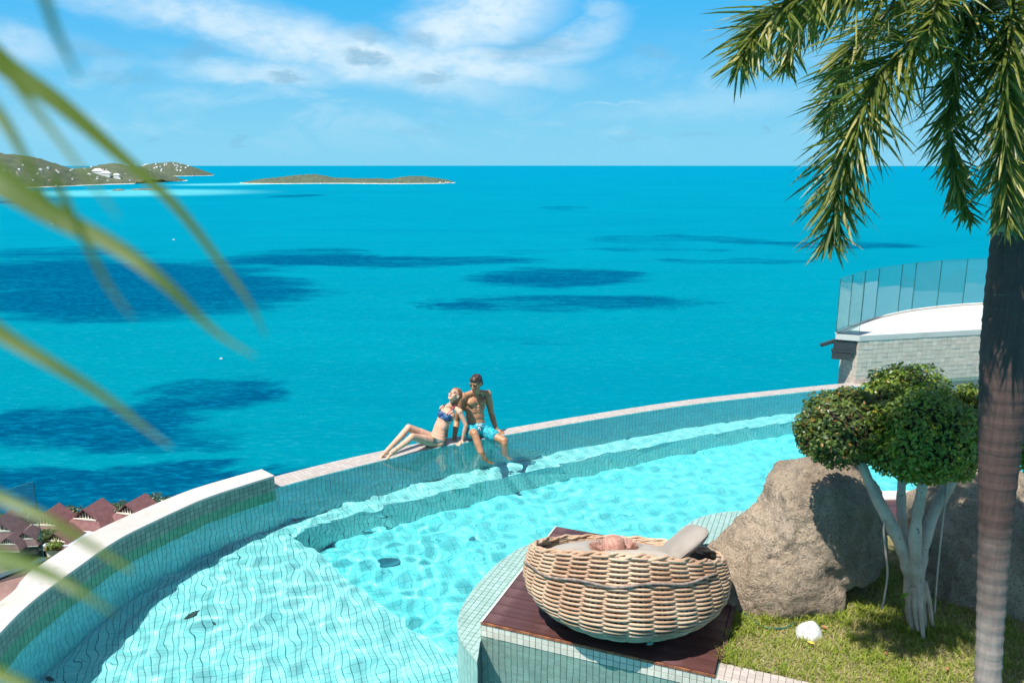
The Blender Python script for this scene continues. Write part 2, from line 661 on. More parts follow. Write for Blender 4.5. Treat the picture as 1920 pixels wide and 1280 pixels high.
# ================================================================== SEA, COAST AND FAR LAND
SEA_Z = -96.0


def sea_build(t, b):
    geo = t.new('ShaderNodeNewGeometry')
    pos = geo.outputs['Position']
    n1 = t.noise(pos, .010, 5, .6, .5)
    n2 = t.noise(pos, .0016, 5, .6, .5)
    # waves are longer across than along the view, so the noise is squeezed
    sq = t.new('ShaderNodeVectorMath', {0: pos, 1: (.55, 1.5, 1)}, operation='MULTIPLY')
    n3 = t.noise(sq.outputs[0], .34, 6, .72, .3)
    n4 = t.noise(sq.outputs[0], .035, 5, .6, .3)
    warp = t.new('ShaderNodeVectorMath', {0: n1.outputs['Color'], 1: (.5, .5, .5)}, operation='SUBTRACT')
    warp2 = t.new('ShaderNodeVectorMath', {0: n2.outputs['Color'], 1: (.5, .5, .5)}, operation='SUBTRACT')
    warp3 = t.new('ShaderNodeVectorMath', {0: n4.outputs['Color'], 1: (.5, .5, .5)}, operation='SUBTRACT')
    p = t.new('ShaderNodeVectorMath', {0: warp3.outputs[0], 1: (26, 26, 0), 2: pos}, operation='MULTIPLY_ADD')
    near = t.new('ShaderNodeVectorMath', {0: warp.outputs[0], 1: (110, 60, 0), 2: p.outputs[0]}, operation='MULTIPLY_ADD')
    far = t.new('ShaderNodeVectorMath', {0: warp2.outputs[0], 1: (420, 420, 0), 2: near.outputs[0]}, operation='MULTIPLY_ADD')
    # darker blue patches in the water: photo place, half width, half height, strength
    dark_patches = [(130, 530, 300, 38, 1, 0), (330, 560, 270, 34, .95, 0), (30, 485, 180, 22, .6, 0), (560, 480, 130, 14, .75, 0), (760, 490, 250, 9, .85, 0),
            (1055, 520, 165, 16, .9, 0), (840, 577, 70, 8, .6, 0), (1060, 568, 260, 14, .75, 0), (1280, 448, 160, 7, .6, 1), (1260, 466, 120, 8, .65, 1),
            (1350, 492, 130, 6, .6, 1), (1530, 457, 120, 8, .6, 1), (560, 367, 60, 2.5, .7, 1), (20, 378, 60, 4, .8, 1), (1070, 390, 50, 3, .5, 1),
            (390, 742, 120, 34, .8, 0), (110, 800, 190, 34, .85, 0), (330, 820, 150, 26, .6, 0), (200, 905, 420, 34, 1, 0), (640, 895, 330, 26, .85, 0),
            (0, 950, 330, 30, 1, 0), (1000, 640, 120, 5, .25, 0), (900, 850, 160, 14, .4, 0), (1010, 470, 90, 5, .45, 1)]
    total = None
    for (px, py, rx, ry, st, isfar) in dark_patches:
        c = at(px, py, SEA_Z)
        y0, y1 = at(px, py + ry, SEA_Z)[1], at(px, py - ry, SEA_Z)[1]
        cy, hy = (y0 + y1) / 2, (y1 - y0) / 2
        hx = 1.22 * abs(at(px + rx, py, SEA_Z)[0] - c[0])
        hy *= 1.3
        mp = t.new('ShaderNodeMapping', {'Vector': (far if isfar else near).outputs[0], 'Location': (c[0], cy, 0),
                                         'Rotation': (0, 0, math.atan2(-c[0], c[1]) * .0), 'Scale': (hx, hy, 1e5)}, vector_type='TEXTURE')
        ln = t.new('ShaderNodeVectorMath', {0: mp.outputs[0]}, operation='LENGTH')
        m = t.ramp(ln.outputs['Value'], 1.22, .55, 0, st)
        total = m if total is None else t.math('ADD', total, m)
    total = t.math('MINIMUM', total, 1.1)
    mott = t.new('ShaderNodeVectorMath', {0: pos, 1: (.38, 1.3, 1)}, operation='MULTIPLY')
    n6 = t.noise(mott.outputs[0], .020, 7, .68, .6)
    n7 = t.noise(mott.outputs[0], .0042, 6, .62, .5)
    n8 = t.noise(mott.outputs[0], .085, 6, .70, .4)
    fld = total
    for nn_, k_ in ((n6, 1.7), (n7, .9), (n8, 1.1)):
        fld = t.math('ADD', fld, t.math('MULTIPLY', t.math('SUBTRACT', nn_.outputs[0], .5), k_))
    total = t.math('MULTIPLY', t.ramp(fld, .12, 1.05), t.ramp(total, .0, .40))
    sepp = t.new('ShaderNodeSeparateXYZ', {0: pos})
    dist = sepp.outputs[1]
    base = t.mix(t.ramp(dist, 200, 1500), (.0, .200, .262), (.0, .190, .290))
    base = t.mix(t.ramp(dist, 1500, 9000), base, (.0, .185, .325))
    base = t.mix(t.ramp(n2.outputs[0], .38, .66, 0, .45), base, (.0, .222, .312))
    base = t.mix(t.ramp(n1.outputs[0], .40, .70, 0, .22), base, (.0, .175, .27))
    # shoals of pale sand off the headland
    shoal = None
    for (px, py, rx, ry, st) in [(230, 362, 240, 7, 1), (410, 346, 90, 2.2, 1), (480, 344, 60, 1.6, 1), (60, 363, 120, 4, .8)]:
        c = at(px, py, SEA_Z)
        y0, y1 = at(px, py + ry, SEA_Z)[1], at(px, py - ry, SEA_Z)[1]
        mp = t.new('ShaderNodeMapping', {'Vector': p.outputs[0], 'Location': (c[0], (y0 + y1) / 2, 0),
                                         'Scale': (abs(at(px + rx, py, SEA_Z)[0] - c[0]), (y1 - y0) / 2, 1e5)}, vector_type='TEXTURE')
        ln = t.new('ShaderNodeVectorMath', {0: mp.outputs[0]}, operation='LENGTH')
        m = t.ramp(ln.outputs['Value'], 1.3, .5, 0, st)
        shoal = m if shoal is None else t.math('MAXIMUM', shoal, m)
    base = t.mix(t.math('MULTIPLY', shoal, .8), base, (.12, .46, .50))
    rip = t.ramp(n3.outputs[0], .42, .66)
    streak = t.new('ShaderNodeVectorMath', {0: pos, 1: (.25, 1.6, 1)}, operation='MULTIPLY')
    n5 = t.noise(streak.outputs[0], .022, 6, .7, .4)
    base = t.mix(t.ramp(n5.outputs[0], .40, .62, 0, .34), base, (.0, .165, .240))
    base = t.mix(t.ramp(n3.outputs[0], .50, .72, 0, .55), base, (.015, .255, .345))  # pale streaks of light on the ripples, put into the water colour
    base = t.mix(t.ramp(n7.outputs[0], .52, .70, 0, .40), base, (.0, .160, .255))
    dark = t.mix(t.math('MULTIPLY', rip, .9), (.0, .042, .118), (.0, .125, .235))  # the same ripple light put into the dark patches' colour
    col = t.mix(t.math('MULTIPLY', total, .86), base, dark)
    t.link(col, b.inputs['Base Color'])
    bp = t.new('ShaderNodeBump', {'Strength': .9, 'Distance': 1.2, 'Height': n3.outputs[0]})
    t.link(bp.outputs[0], b.inputs['Normal'])


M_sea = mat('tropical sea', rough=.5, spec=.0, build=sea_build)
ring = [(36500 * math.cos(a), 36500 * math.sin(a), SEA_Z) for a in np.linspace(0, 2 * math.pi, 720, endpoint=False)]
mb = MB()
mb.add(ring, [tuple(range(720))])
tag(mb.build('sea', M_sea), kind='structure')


def fbm(x, y, s, seed=0.0, o=4):
    return mnoise.fractal(Vector((x * s + seed, y * s - seed, seed * .37)), 1.0, 2.1, o)


def land_build(sand_h, col0=(.055, .085, .035), col1=(.10, .125, .055), dry=(.22, .17, .11), dry_lo=.60):
    def f(t, b):
        g = t.new('ShaderNodeNewGeometry')
        pos = g.outputs['Position']
        n = t.noise(pos, .035, 6, .7)
        n2 = t.noise(pos, .008, 5, .6)
        col = t.mix(t.ramp(n.outputs[0], .35, .65), col0, col1)
        col = t.mix(t.ramp(n2.outputs[0], dry_lo, dry_lo + .1, 0, .30), col, dry)
        h = t.new('ShaderNodeSeparateXYZ', {0: pos}).outputs[2]
        hh = t.math('ADD', h, t.math('MULTIPLY', n.outputs[0], 4.0))
        col = t.mix(t.ramp(hh, SEA_Z + sand_h + 3.4, SEA_Z + sand_h + 2.2), col, (.72, .64, .52))
        t.link(col, b.inputs['Base Color'])
        bp = t.new('ShaderNodeBump', {'Strength': .5, 'Distance': 4.0, 'Height': n.outputs[0]})
        t.link(bp.outputs[0], b.inputs['Normal'])
    return f


def land(name, x0, x1, y0, y1, nx, ny, hfun, m):
    X, Y = np.meshgrid(np.linspace(x0, x1, nx), np.linspace(y0, y1, ny), indexing='ij')
    Z = np.array([[hfun(X[i, j], Y[i, j]) for j in range(ny)] for i in range(nx)])
    V = np.stack([X, Y, Z + SEA_Z], -1).reshape(-1, 3)
    idx = np.arange(nx * ny).reshape(nx, ny)
    Fq = np.stack([idx[:-1, :-1], idx[1:, :-1], idx[1:, 1:], idx[:-1, 1:]], -1).reshape(-1, 4)
    keep = (Z.ravel()[Fq] > -3).any(1)
    o = obj_np(name, V, Fq[keep], m, smooth=True)
    return tag(o, kind='structure')


def bump2(x, y, cx, cy, rx, ry, h, p=1.0):
    d = ((x - cx) / rx) ** 2 + ((y - cy) / ry) ** 2
    return h * max(0.0, 1 - d) ** p


M_isle = mat('wooded island', rough=.9, spec=.1, build=land_build(1.2, (.065, .092, .065), (.105, .130, .085)))
M_head = mat('wooded headland', rough=.9, spec=.1, build=land_build(1.2, (.068, .092, .060), (.110, .130, .082)))

# the long two-humped island
iy = at(660, 344, SEA_Z)[1]
sx = iy / F_PX * 1.02


def IX(px):
    return (px - 960) * iy / F_PX * 1.022


def island_h(x, y):
    d = (y - iy)
    e = -5
    e += bump2(x, d, IX(545), 120, 95 * sx * 1.0, 230, 31, 1.1)
    e += bump2(x, d, IX(600), 120, 70 * sx, 180, 16, 1.0)
    e += bump2(x, d, IX(745), 120, 120 * sx, 230, 22, 1.0)
    e += bump2(x, d, IX(795), 120, 62 * sx, 170, 17, .9)
    e += bump2(x, d, IX(645), 90, 80 * sx, 130, 12, .7)
    n = fbm(x, y, .011, 3.1)
    return e + (n * 4 + abs(fbm(x, y, .045, 9.0)) * 5) * (1 if e > 3 else .1)


land('island', IX(430), IX(880), iy - 110, iy + 360, 300, 46, island_h, M_isle)

# the headland on the left: near slope, flat isthmus with a resort, far knoll
HS = [(at(60, 362, SEA_Z)[1]), (at(250, 350, SEA_Z)[1]), (at(330, 333, SEA_Z)[1])]


def PXW(px, Y):
    return (px - 960) * Y / F_PX * 1.022


def head_h(x, y):
    e = -9
    e += bump2(x, y, PXW(-90, 3300), 3620, 400, 560, 104, 1.2)
    e += bump2(x, y, PXW(30, 3600), 3800, 330, 500, 38, 1.1)
    e += bump2(x, y, PXW(130, 3950), 4180, 430, 520, 40, 1.4)
    e += bump2(x, y, PXW(215, 4300), 4600, 340, 560, 72, 1.4)
    e += bump2(x, y, PXW(250, 4200), 4330, 250, 330, 24, 1.4)
    e += bump2(x, y, PXW(-700, 3300), 3700, 1500, 800, 150, 1.1)
    n = fbm(x, y, .006, 5.1)
    return e + (n * 9 + abs(fbm(x, y, .03, 2.0)) * 7) * (1 if e > 2 else .12)


def knoll_h(x, y):
    e = -7
    e += bump2(x, y, PXW(330, 6600), 6900, 290, 520, 50, 1.1)
    e += bump2(x, y, PXW(300, 6600), 6880, 460, 460, 44, 1.4)
    e += bump2(x, y, PXW(250, 6500), 6800, 700, 420, 30, 1.4)
    return e + (fbm(x, y, .006, 7.7) * 10 + abs(fbm(x, y, .03, 4.0)) * 7) * (1 if e > 2 else .12)


land('headland', PXW(-1100, 3300), PXW(370, 4700), 2700, 5150, 380, 130, head_h, M_head)
land('far_headland', PXW(120, 6700), PXW(410, 6700), 6350, 7450, 150, 70, knoll_h, M_head)

M_rockfar = mat('pale shore rock', rough=.9, build=noisy(((.62, .52, .44), (.40, .34, .30)), .05, 5))
M_farwall = mat('white far wall', (.80, .78, .74), .8)
M_farroof = [mat('far roof red', (.40, .20, .16), .8), mat('far roof grey', (.45, .43, .42), .8), mat('far roof white', (.82, .81, .80), .8)]


def far_house(x, y, z, wd, dp, ht, roof, rot, name, label, cat, group=None):
    m = MB()
    m.box((0, 0, ht / 2 - 3), (wd, dp, ht + 6), None, 0)
    rh = wd * .28
    a, b_ = wd * .58, dp * .58
    m.add([(-a, -b_, ht), (a, -b_, ht), (a, b_, ht), (-a, b_, ht), (-a * .45, 0, ht + rh), (a * .45, 0, ht + rh)],
          [(0, 1, 5, 4), (2, 3, 4, 5), (1, 2, 5), (3, 0, 4), (3, 2, 1, 0)], 1)
    o = m.build(name, [M_farwall, roof])
    o.location = (x, y, z)
    o.rotation_euler.z = rot
    tag(o, label, cat, group)
    return o


random.seed(11)
cnt = 0
while cnt < 64:                                    # houses on the headland slope and along its shore
    px = random.choice([random.uniform(0, 90), random.uniform(95, 180), random.uniform(190, 300)])
    yy = random.uniform(3150, 4500)
    x = PXW(px, yy)
    h = head_h(x, yy)
    if not 3 < h < 90 or (px > 95 and yy > 4350):
        continue
    far_house(x, yy, SEA_Z + h - .5, random.uniform(6, 11), random.uniform(6, 9), random.uniform(3, 5),
              random.choice(M_farroof + M_farroof[:1]), random.uniform(-.4, .4), 'house',
              'tiny pale house among trees on the near left headland', 'house', 'houses on the near headland')
    cnt += 1
cnt = 0
while cnt < 34:
    yy = random.uniform(6480, 6900)
    px = random.gauss(325, 28)
    x = PXW(px, yy)
    h = knoll_h(x, yy)
    if not 12 < h < 125:
        continue
    far_house(x, yy, SEA_Z + h, random.uniform(9, 15), 10, random.uniform(4, 7), random.choice(M_farroof[1:]), random.uniform(-.4, .4),
              'house', 'tiny white house on the far pointed headland knoll', 'house', 'houses on the far knoll')
    cnt += 1
for i, (px, py, wd, lab) in enumerate([(217, 337, 46, 'left white hotel block above the headland beach'),
                                       (231, 338, 40, 'right white hotel block above the headland beach'),
                                       (250, 341, 26, 'small white hotel annexe right of the hotel blocks'),
                                       (137, 340, 44, 'long low white resort building left of the hotel blocks')]):
    yy = 4130
    x = PXW(px, yy)
    far_house(x, yy, SEA_Z + max(4, head_h(x, yy)), wd, 16, 15, M_farroof[2], .1, 'hotel_block', lab, 'building')
# pale rocks at the tips of island and headland
for i in range(16):
    px = random.uniform(795, 848)
    x, y = IX(px), iy + 20 + random.uniform(-20, 20)
    m = MB()
    m.ball((0, 0, 0), (random.uniform(5, 11), random.uniform(5, 9), random.uniform(3, 9)), None, 7, 5, 0, False)
    tag(m.build('shore_rock', M_rockfar, loc=(x, y, SEA_Z + 1)), 'pale pink rock at the right tip of the far island', 'rock', 'rocks at the island tip')
for i in range(8):
    x, y = PXW(random.uniform(372, 396), 6650), 6650
    m = MB()
    m.ball((0, 0, 0), (random.uniform(9, 16), 9, random.uniform(4, 7)), None, 7, 5, 0, False)
    tag(m.build('shore_rock', M_rockfar, loc=(x, y, SEA_Z + 1)), 'pale rock at the tip of the far pointed headland', 'rock', 'rocks at the headland tip')
# two dark flat islets in the lagoon
for px, py, rx, lab in ((222, 357.5, 11, 'small dark flat islet in the lagoon, left one'), (278, 356, 33, 'long dark flat islet in the lagoon, right one')):
    c = at(px, py, SEA_Z)
    m = MB()
    m.ball((0, 0, 0), (rx * c[1] / F_PX, 22, 6), None, 20, 8)
    o = m.build('islet', mat('islet scrub', rough=.9, build=noisy(((.07, .09, .06), (.20, .18, .13)), .06, 5)), loc=(c[0], c[1], SEA_Z))
    tag(o, lab, 'islet')
# small boats far out
M_boat = mat('white boat', (.85, .85, .85), .4)
for px, py, lab in ((98, 420, 'tiny white boat far out at left, nearest the headland'), (326, 450, 'tiny white boat beside the dark blue patch at left'),
                    (415, 673, 'tiny white boat near the tips of the blurred palm leaves')):
    c = at(px, py, SEA_Z)
    e = empty('boat', (c[0], c[1], SEA_Z))
    tag(e, lab, 'boat')
    L = 4 * c[1] / 900
    m = MB()
    m.add([(-L / 2, -.16 * L, .3), (L * .3, -.16 * L, .3), (L / 2, 0, .45), (L * .3, .16 * L, .3), (-L / 2, .16 * L, .3),
           (-L / 2, -.1 * L, -.4), (L * .25, -.1 * L, -.4), (L * .35, 0, -.4), (L * .25, .1 * L, -.4), (-L / 2, .1 * L, -.4)],
          [(0, 1, 2, 3, 4), (0, 5, 6, 1), (1, 6, 7, 2), (2, 7, 8, 3), (3, 8, 9, 4), (4, 9, 5, 0)])
    m.build('hull', M_boat, e)
    m = MB()
    m.box((-.05 * L, 0, .3 + .1 * L), (.4 * L, .22 * L, .2 * L))
    m.build('cabin', M_boat, e)

# ------------------------------------------------------------------ hillside below the pool
def hill_h(x, y):
    z = -3.0 - .74 * max(0, y - 8.5)
    z = max(z, -95.0 + 1.2 * fbm(x, y, .03, 1.0))
    shore = 226 + 8 * fbm(x, y, .015, 4.0) + .02 * x
    if y > shore - 12:
        z = min(z, -95 - (y - shore + 12) * .14)
    return z + fbm(x, y, .12, 8.0) * .5


def hill_build(t, b):
    pos = t.new('ShaderNodeNewGeometry').outputs['Position']
    n = t.noise(pos, .35, 6, .7)
    n2 = t.noise(pos, .06, 5, .6)
    col = t.mix(t.ramp(n.outputs[0], .35, .65), (.035, .060, .020), (.085, .11, .04))
    col = t.mix(t.ramp(n2.outputs[0], .52, .62, 0, .7), col, (.26, .21, .16))
    t.link(col, b.inputs['Base Color'])
    bp = t.new('ShaderNodeBump', {'Strength': .9, 'Distance': .8, 'Height': n.outputs[0]})
    t.link(bp.outputs[0], b.inputs['Normal'])


X, Y = np.meshgrid(np.linspace(-260, 260, 150), np.concatenate([np.linspace(6.5, 60, 60), np.linspace(62, 250, 110)]), indexing='ij')
Z = np.array([[hill_h(X[i, j], Y[i, j]) for j in range(X.shape[1])] for i in range(X.shape[0])])
idx = np.arange(X.size).reshape(X.shape)
Fq = np.stack([idx[:-1, :-1], idx[1:, :-1], idx[1:, 1:], idx[:-1, 1:]], -1).reshape(-1, 4)
tag(obj_np('hillside', np.stack([X, Y, Z], -1).reshape(-1, 3), Fq, mat('scrubby hillside', rough=.9, spec=.1, build=hill_build), smooth=True), kind='structure')


# ------------------------------------------------------------------ leaf clouds and trees
def leaf_cloud(lobes, n, size, seed=0, shell=.55, flat=.5, lump=.18, droop=0.0, up=.35):
    """Leaf-shaped faces through the volume of some lobes: list of (centre, radii)."""
    g = np.random.default_rng(seed)
    wts = np.array([r[0] * r[1] + r[1] * r[2] + r[0] * r[2] for c, r in lobes])
    cnts = (n * wts / wts.sum()).astype(int)
    Vs = []
    for (c, r), k in zip(lobes, cnts):
        d = g.normal(size=(k, 3))
        d /= np.linalg.norm(d, axis=1)[:, None]
        ph = g.uniform(0, 6.28, 6)
        lum = 1 + lump * (np.sin(5 * d[:, 0] + ph[0]) * np.sin(5 * d[:, 1] + ph[1]) + .7 * np.sin(9 * d[:, 2] + ph[2] + 4 * d[:, 0]) * .6)
        rad = (shell + (1 - shell) * g.uniform(0, 1, k) ** .45) * lum
        p = np.array(c) + d * rad[:, None] * np.array(r)
        nrm = d * .9 + g.normal(size=(k, 3)) * .55 + np.array((0, 0, up))
        nrm /= np.linalg.norm(nrm, axis=1)[:, None]
        t = g.normal(size=(k, 3))
        t -= nrm * (t * nrm).sum(1)[:, None]
        t /= np.linalg.norm(t, axis=1)[:, None]
        b = np.cross(nrm, t)
        s = size * g.uniform(.65, 1.3, k)[:, None]
        tip = p + t * s
        tail = p - t * s
        mid = nrm * s * .18
        Vs.append(np.stack([tail, p + b * s * flat - mid, tip, p - b * s * flat - mid], 1))
    V = np.concatenate(Vs).reshape(-1, 3)
    Fq = np.arange(len(V)).reshape(-1, 4)
    return V, Fq


M_leaf_dark = mat('dark tree leaves', rough=.5, build=leaf_build((.030, .060, .018), (.075, .12, .035), (.12, .15, .05), .2))
M_leaf_bright = mat('bright tree leaves', rough=.5, build=leaf_build((.09, .15, .015), (.16, .22, .03), (.2, .2, .03), .25))
M_leaf_plum = mat('pale flowered leaves', rough=.5, build=leaf_build((.030, .065, .028), (.065, .11, .05), (.55, .55, .45), .2))
M_bark = mat('grey bark', rough=.85, build=noisy(((.30, .26, .21), (.16, .13, .10)), 6, 5, .4))


def small_tree(x, y, z, h, r, m, label, seed, name='tree', n=900, group=None):
    e = empty(name, (x, y, z))
    tag(e, label, 'tree', group)
    b = MB()
    b.tube([(0, 0, -1), (0.1, 0, h * .35), (0, .1, h * .6)], [.22, .17, .1], 7)
    for k in range(4):
        a = k * 1.57 + seed
        b.tube([(0, 0, h * .4), (math.cos(a) * r * .5, math.sin(a) * r * .5, h * .7)], [.1, .05], 5)
    b.build('trunk', M_bark, e)
    g = random.Random(seed)
    lobes = [((0, 0, h * .72), (r * .7, r * .7, h * .22))]
    for k in range(6):
        a = k * 1.05 + g.random()
        lobes.append(((math.cos(a) * r * .55, math.sin(a) * r * .55, h * (.62 + g.random() * .2)), (r * .45, r * .45, h * .16)))
    V, Fq = leaf_cloud(lobes, n, .40, seed, .35, .55, .25)
    o = obj_np('crown', V, Fq, m, e)
    o['kind'] = 'stuff'
    return e


# ------------------------------------------------------------------ villas by the shore


def villa_roof(t, b):
    c = t.new('ShaderNodeTexCoord').outputs['Object']
    n = t.noise(c, .7, 5, .6)
    wv = t.new('ShaderNodeTexWave', {'Vector': c, 'Scale': 1.6, 'Distortion': .3}, bands_direction='Z')
    col = t.mix(t.ramp(n.outputs[0], .35, .65), (.165, .068, .070), (.225, .102, .098))
    col = t.mix(t.ramp(wv.outputs[0], .0, .35, .35, 0), col, (.12, .05, .045))
    t.link(col, b.inputs['Base Color'])
    bp = t.new('ShaderNodeBump', {'Strength': .5, 'Distance': .1, 'Height': wv.outputs[0]})
    t.link(bp.outputs[0], b.inputs['Normal'])


M_roof = mat('red villa roof tiles', rough=.7, build=villa_roof)
M_trim = mat('cream villa trim', (.74, .66, .57), .7)
M_villawall = mat('villa wall', rough=.8, build=noisy(((.62, .54, .46), (.5, .43, .37)), 1.5, 4))
M_dark = mat('dark recess', (.035, .03, .03), .8)


def villa(px, py, zr, s, rot, label):
    """Thai style roof: a hipped skirt with a gablet on top. px,py is the gable peak."""
    x, y = at(px, py, zr)
    e = empty('villa', (x, y, zr - 8.2 * s))
    e.rotation_euler.z = rot
    tag(e, label, 'villa', 'villas by the shore')

    def P(v):
        return [tuple(q * s for q in p) for p in v]
    m = MB()
    m.box((0, .4 * s, 1.2 * s), (8.6 * s, 8.6 * s, 5.6 * s))
    m.build('wall', M_villawall, e)
    m = MB()
    m.add(P([(-6.2, -5.6, 2.9), (6.2, -5.6, 2.9), (6.2, 6.4, 2.9), (-6.2, 6.4, 2.9), (-3.7, -3.3, 5.2), (3.7, -3.3, 5.2), (3.7, 4.2, 5.2), (-3.7, 4.2, 5.2),
                 (-6.2, -5.6, 2.6), (6.2, -5.6, 2.6), (6.2, 6.4, 2.6), (-6.2, 6.4, 2.6)]),
          [(0, 1, 5, 4), (1, 2, 6, 5), (2, 3, 7, 6), (3, 0, 4, 7), (8, 9, 1, 0), (9, 10, 2, 1), (10, 11, 3, 2), (11, 8, 0, 3), (11, 10, 9, 8)])
    m.build('skirt_roof', M_roof, e)
    m = MB()
    up = P([(-3.9, -3.6, 5.0), (0, -4.1, 8.2), (3.9, -3.6, 5.0), (-3.9, 4.3, 5.0), (0, 4.0, 8.2), (3.9, 4.3, 5.0),
            (-3.5, -3.6, 5.0), (0, -4.0, 7.85), (3.5, -3.6, 5.0), (-3.5, 4.3, 5.0), (0, 4.0, 7.85), (3.5, 4.3, 5.0)])
    m.add(up, [(0, 1, 4, 3), (1, 2, 5, 4), (6, 9, 10, 7), (7, 10, 11, 8), (0, 6, 7, 1), (1, 7, 8, 2), (3, 4, 10, 9), (4, 5, 11, 10)])
    m.build('gable_roof', M_roof, e)
    m = MB()
    m.add(P([(-3.0, -3.15, 5.2), (3.0, -3.15, 5.2), (0, -3.15, 7.6)]), [(0, 1, 2)])
    m.build('gable_panel', M_dark, e)
    for k in range(-2, 3):
        m = MB()
        h = 2.0 - abs(k) * .62
        m.box((k * .85 * s, -3.25 * s, (5.3 + h / 2) * s), (.26 * s, .12 * s, h * s))
        m.build('slat', M_trim, e)
    m = MB()
    m.box((0, -3.55 * s, 5.12 * s), (7.0 * s, .5 * s, .34 * s))
    m.build('gable_sill', M_trim, e)
    m = MB()
    m.box((0, -5.66 * s, 2.72 * s), (12.2 * s, .2 * s, .26 * s))
    m.build('eave_board', M_trim, e)
    return e


random.seed(5)
villa(174, 943, -86.5, 1.0, -.18, 'dark red villa roof with pale gable sill, whole one left of the white wall')
villa(254, 934, -86.5, 1.0, -.28, 'red villa roof furthest right, half hidden by the white pool wall')
villa(94, 953, -86.5, 1.0, -.05, 'red villa roof behind the blurred leaf at the glass edge')
villa(6, 964, -86.5, 1.0, .05, 'villa roof cut by the left picture edge, seen through the glass')
villa(52, 990, -88.0, .62, .1, 'small villa roof low behind the glass panel, right of two')
villa(22, 1000, -88.0, .6, .0, 'small villa roof low behind the glass panel, left of two')
villa(118, 988, -88.5, .8, -.2, 'small villa roof with pale gable below the two red roofs')
e = empty('pool_house', (*at(132, 1012, -92), -95))
tag(e, 'low white flat roof with blue grey panels beside the round bright bush', 'house')
m = MB()
m.box((0, 0, 1.5), (9, 7, 3.2))
m.build('wall', M_farwall, e)
m = MB()
m.box((0, 0, 3.3), (10, 8, .35))
m.build('roof', mat('pale metal roof', (.55, .62, .72), .4), e)
for px, py, h, r, m_, lab in ((130, 962, 6.5, 3.6, M_leaf_plum, 'dark leafy tree with pale flowers between the two middle villas'),
                              (213, 952, 7.0, 4.2, M_leaf_plum, 'dark leafy tree with pale flowers between the two right villas'),
                              (45, 968, 7.5, 4.4, M_leaf_plum, 'dark leafy tree beside the villa at the left edge'),
                              (88, 1003, 6.5, 3.2, M_leaf_dark, 'dark palm like tree at the edge of the glass panel'),
                              (108, 1016, 5.0, 3.6, M_leaf_bright, 'bright green round bush beside the white flat roof'),
                              (213, 972, 5.0, 2.4, M_leaf_bright, 'small bright green bush between the two right villas'),
                              (292, 941, 6.5, 5.0, M_leaf_plum, 'dark tree top just above the white wall at right'),
                              (185, 985, 4.5, 4.6, M_leaf_dark, 'low dark bush in front of the whole red villa'),
                              (10, 1010, 4.0, 4.0, M_leaf_dark, 'low dark bush behind the glass panel at the left edge'),
                              (62, 1018, 4.0, 4.0, M_leaf_dark, 'low dark bush below the small villas behind the glass')):
    x, y = at(px, py, -95 + h * .7)
    small_tree(x, y, -95.2, h, r, m_, lab, int(px * 3 + 1), 'tree', 700)

# ================================================================== POOL
D_SHELF, D_DEEP = 1.17, 1.82
PAR_IN = [(-2.976, 9.361), (-3.29, 9.023), (-3.599, 8.645), (-3.873, 8.13), (-4.095, 7.62), (-4.209, 7.006), (-4.281, 6.43),
          (-4.264, 5.948), (-4.17, 5.2), (-3.95, 4.4), (-3.6, 3.6)]
INF_IN = [(-3.05, 9.335), (-2.512, 9.786), (-1.791, 10.344), (-1.001, 10.895), (-.12, 11.382), (1.186, 12.07), (3.078, 12.961),
          (5.139, 13.69), (5.978, 13.96), (6.7, 14.18)]
par = smooth_curve(PAR_IN, .06)
inf = smooth_curve(INF_IN, .06)
par_n = side(par)          # into the pool
inf_n = side(inf)          # to the sea
# deck frame
DK_O = Vector((-.268, 6.195))
DK_U = Vector((.928, -.372)).normalized()
DK_V = Vector((-DK_U.y, DK_U.x))
DK_W, DK_L, DK_Z = 1.985, 2.02, .135


def dk(a, b, z=None):
    p = DK_O + DK_U * a + DK_V * b
    return (p.x, p.y) if z is None else (p.x, p.y, z)


# ---- floors
shelf_edge = smooth_curve([at_water(px, py, D_SHELF) for px, py in
                           [(549, 1005), (587, 1029), (616, 1055), (652, 1082), (682, 1107), (713, 1131), (745, 1155), (774, 1176),
                            (806, 1196), (842, 1219), (870, 1243), (905, 1290)]] + [(-.15, 5.2), (.1, 4.4), (.2, 3.6)], .12)
bench_edge = smooth_curve([tuple(shelf_edge[0])] + [at_water(px, py, D_SHELF) for px, py in
                                                    [(620, 976), (735, 947), (900, 905), (1100, 860), (1300, 820), (1480, 790)]] + [(6.2, 13.75)], .12)
shelf_poly = [tuple(p) for p in par[::2]] + [tuple(p) for p in shelf_edge[::-1]]
bench_poly = [tuple(p) for p in bench_edge] + [tuple(p) for p in inf[::-2]]
FLOOR_ANG = math.atan2(.35, .94)

deep_poly = [(-3.2, 3.4), (10.4, 3.4), (10.4, 15), (6.5, 15), (-3.2, 9.6)]
m = MB()
m.prism([tuple(p) for p in (par - par_n * .1)[::-3]] + [tuple(p) for p in (inf + inf_n * .1)[::3]] + [(10.6, 15.2), (10.6, 3.4)], -2.3, -D_DEEP - .006)
pool_floor = tag(m.build('pool_floor', M_grout3), kind='structure')
deep_view = [tuple(p) for p in bench_edge] + [(9.6, 14.3), (9.6, 9.0), (3.0, 6.0), (.6, 5.2)] + [tuple(p) for p in shelf_edge[:0:-1] if p[1] > 5.0]
fr = [f for f in floor_tiles(deep_view, -D_DEEP - .006, FLOOR_ANG, gap=.003)]
print('deep tiles', tiles(pool_floor, fr, M_deep))

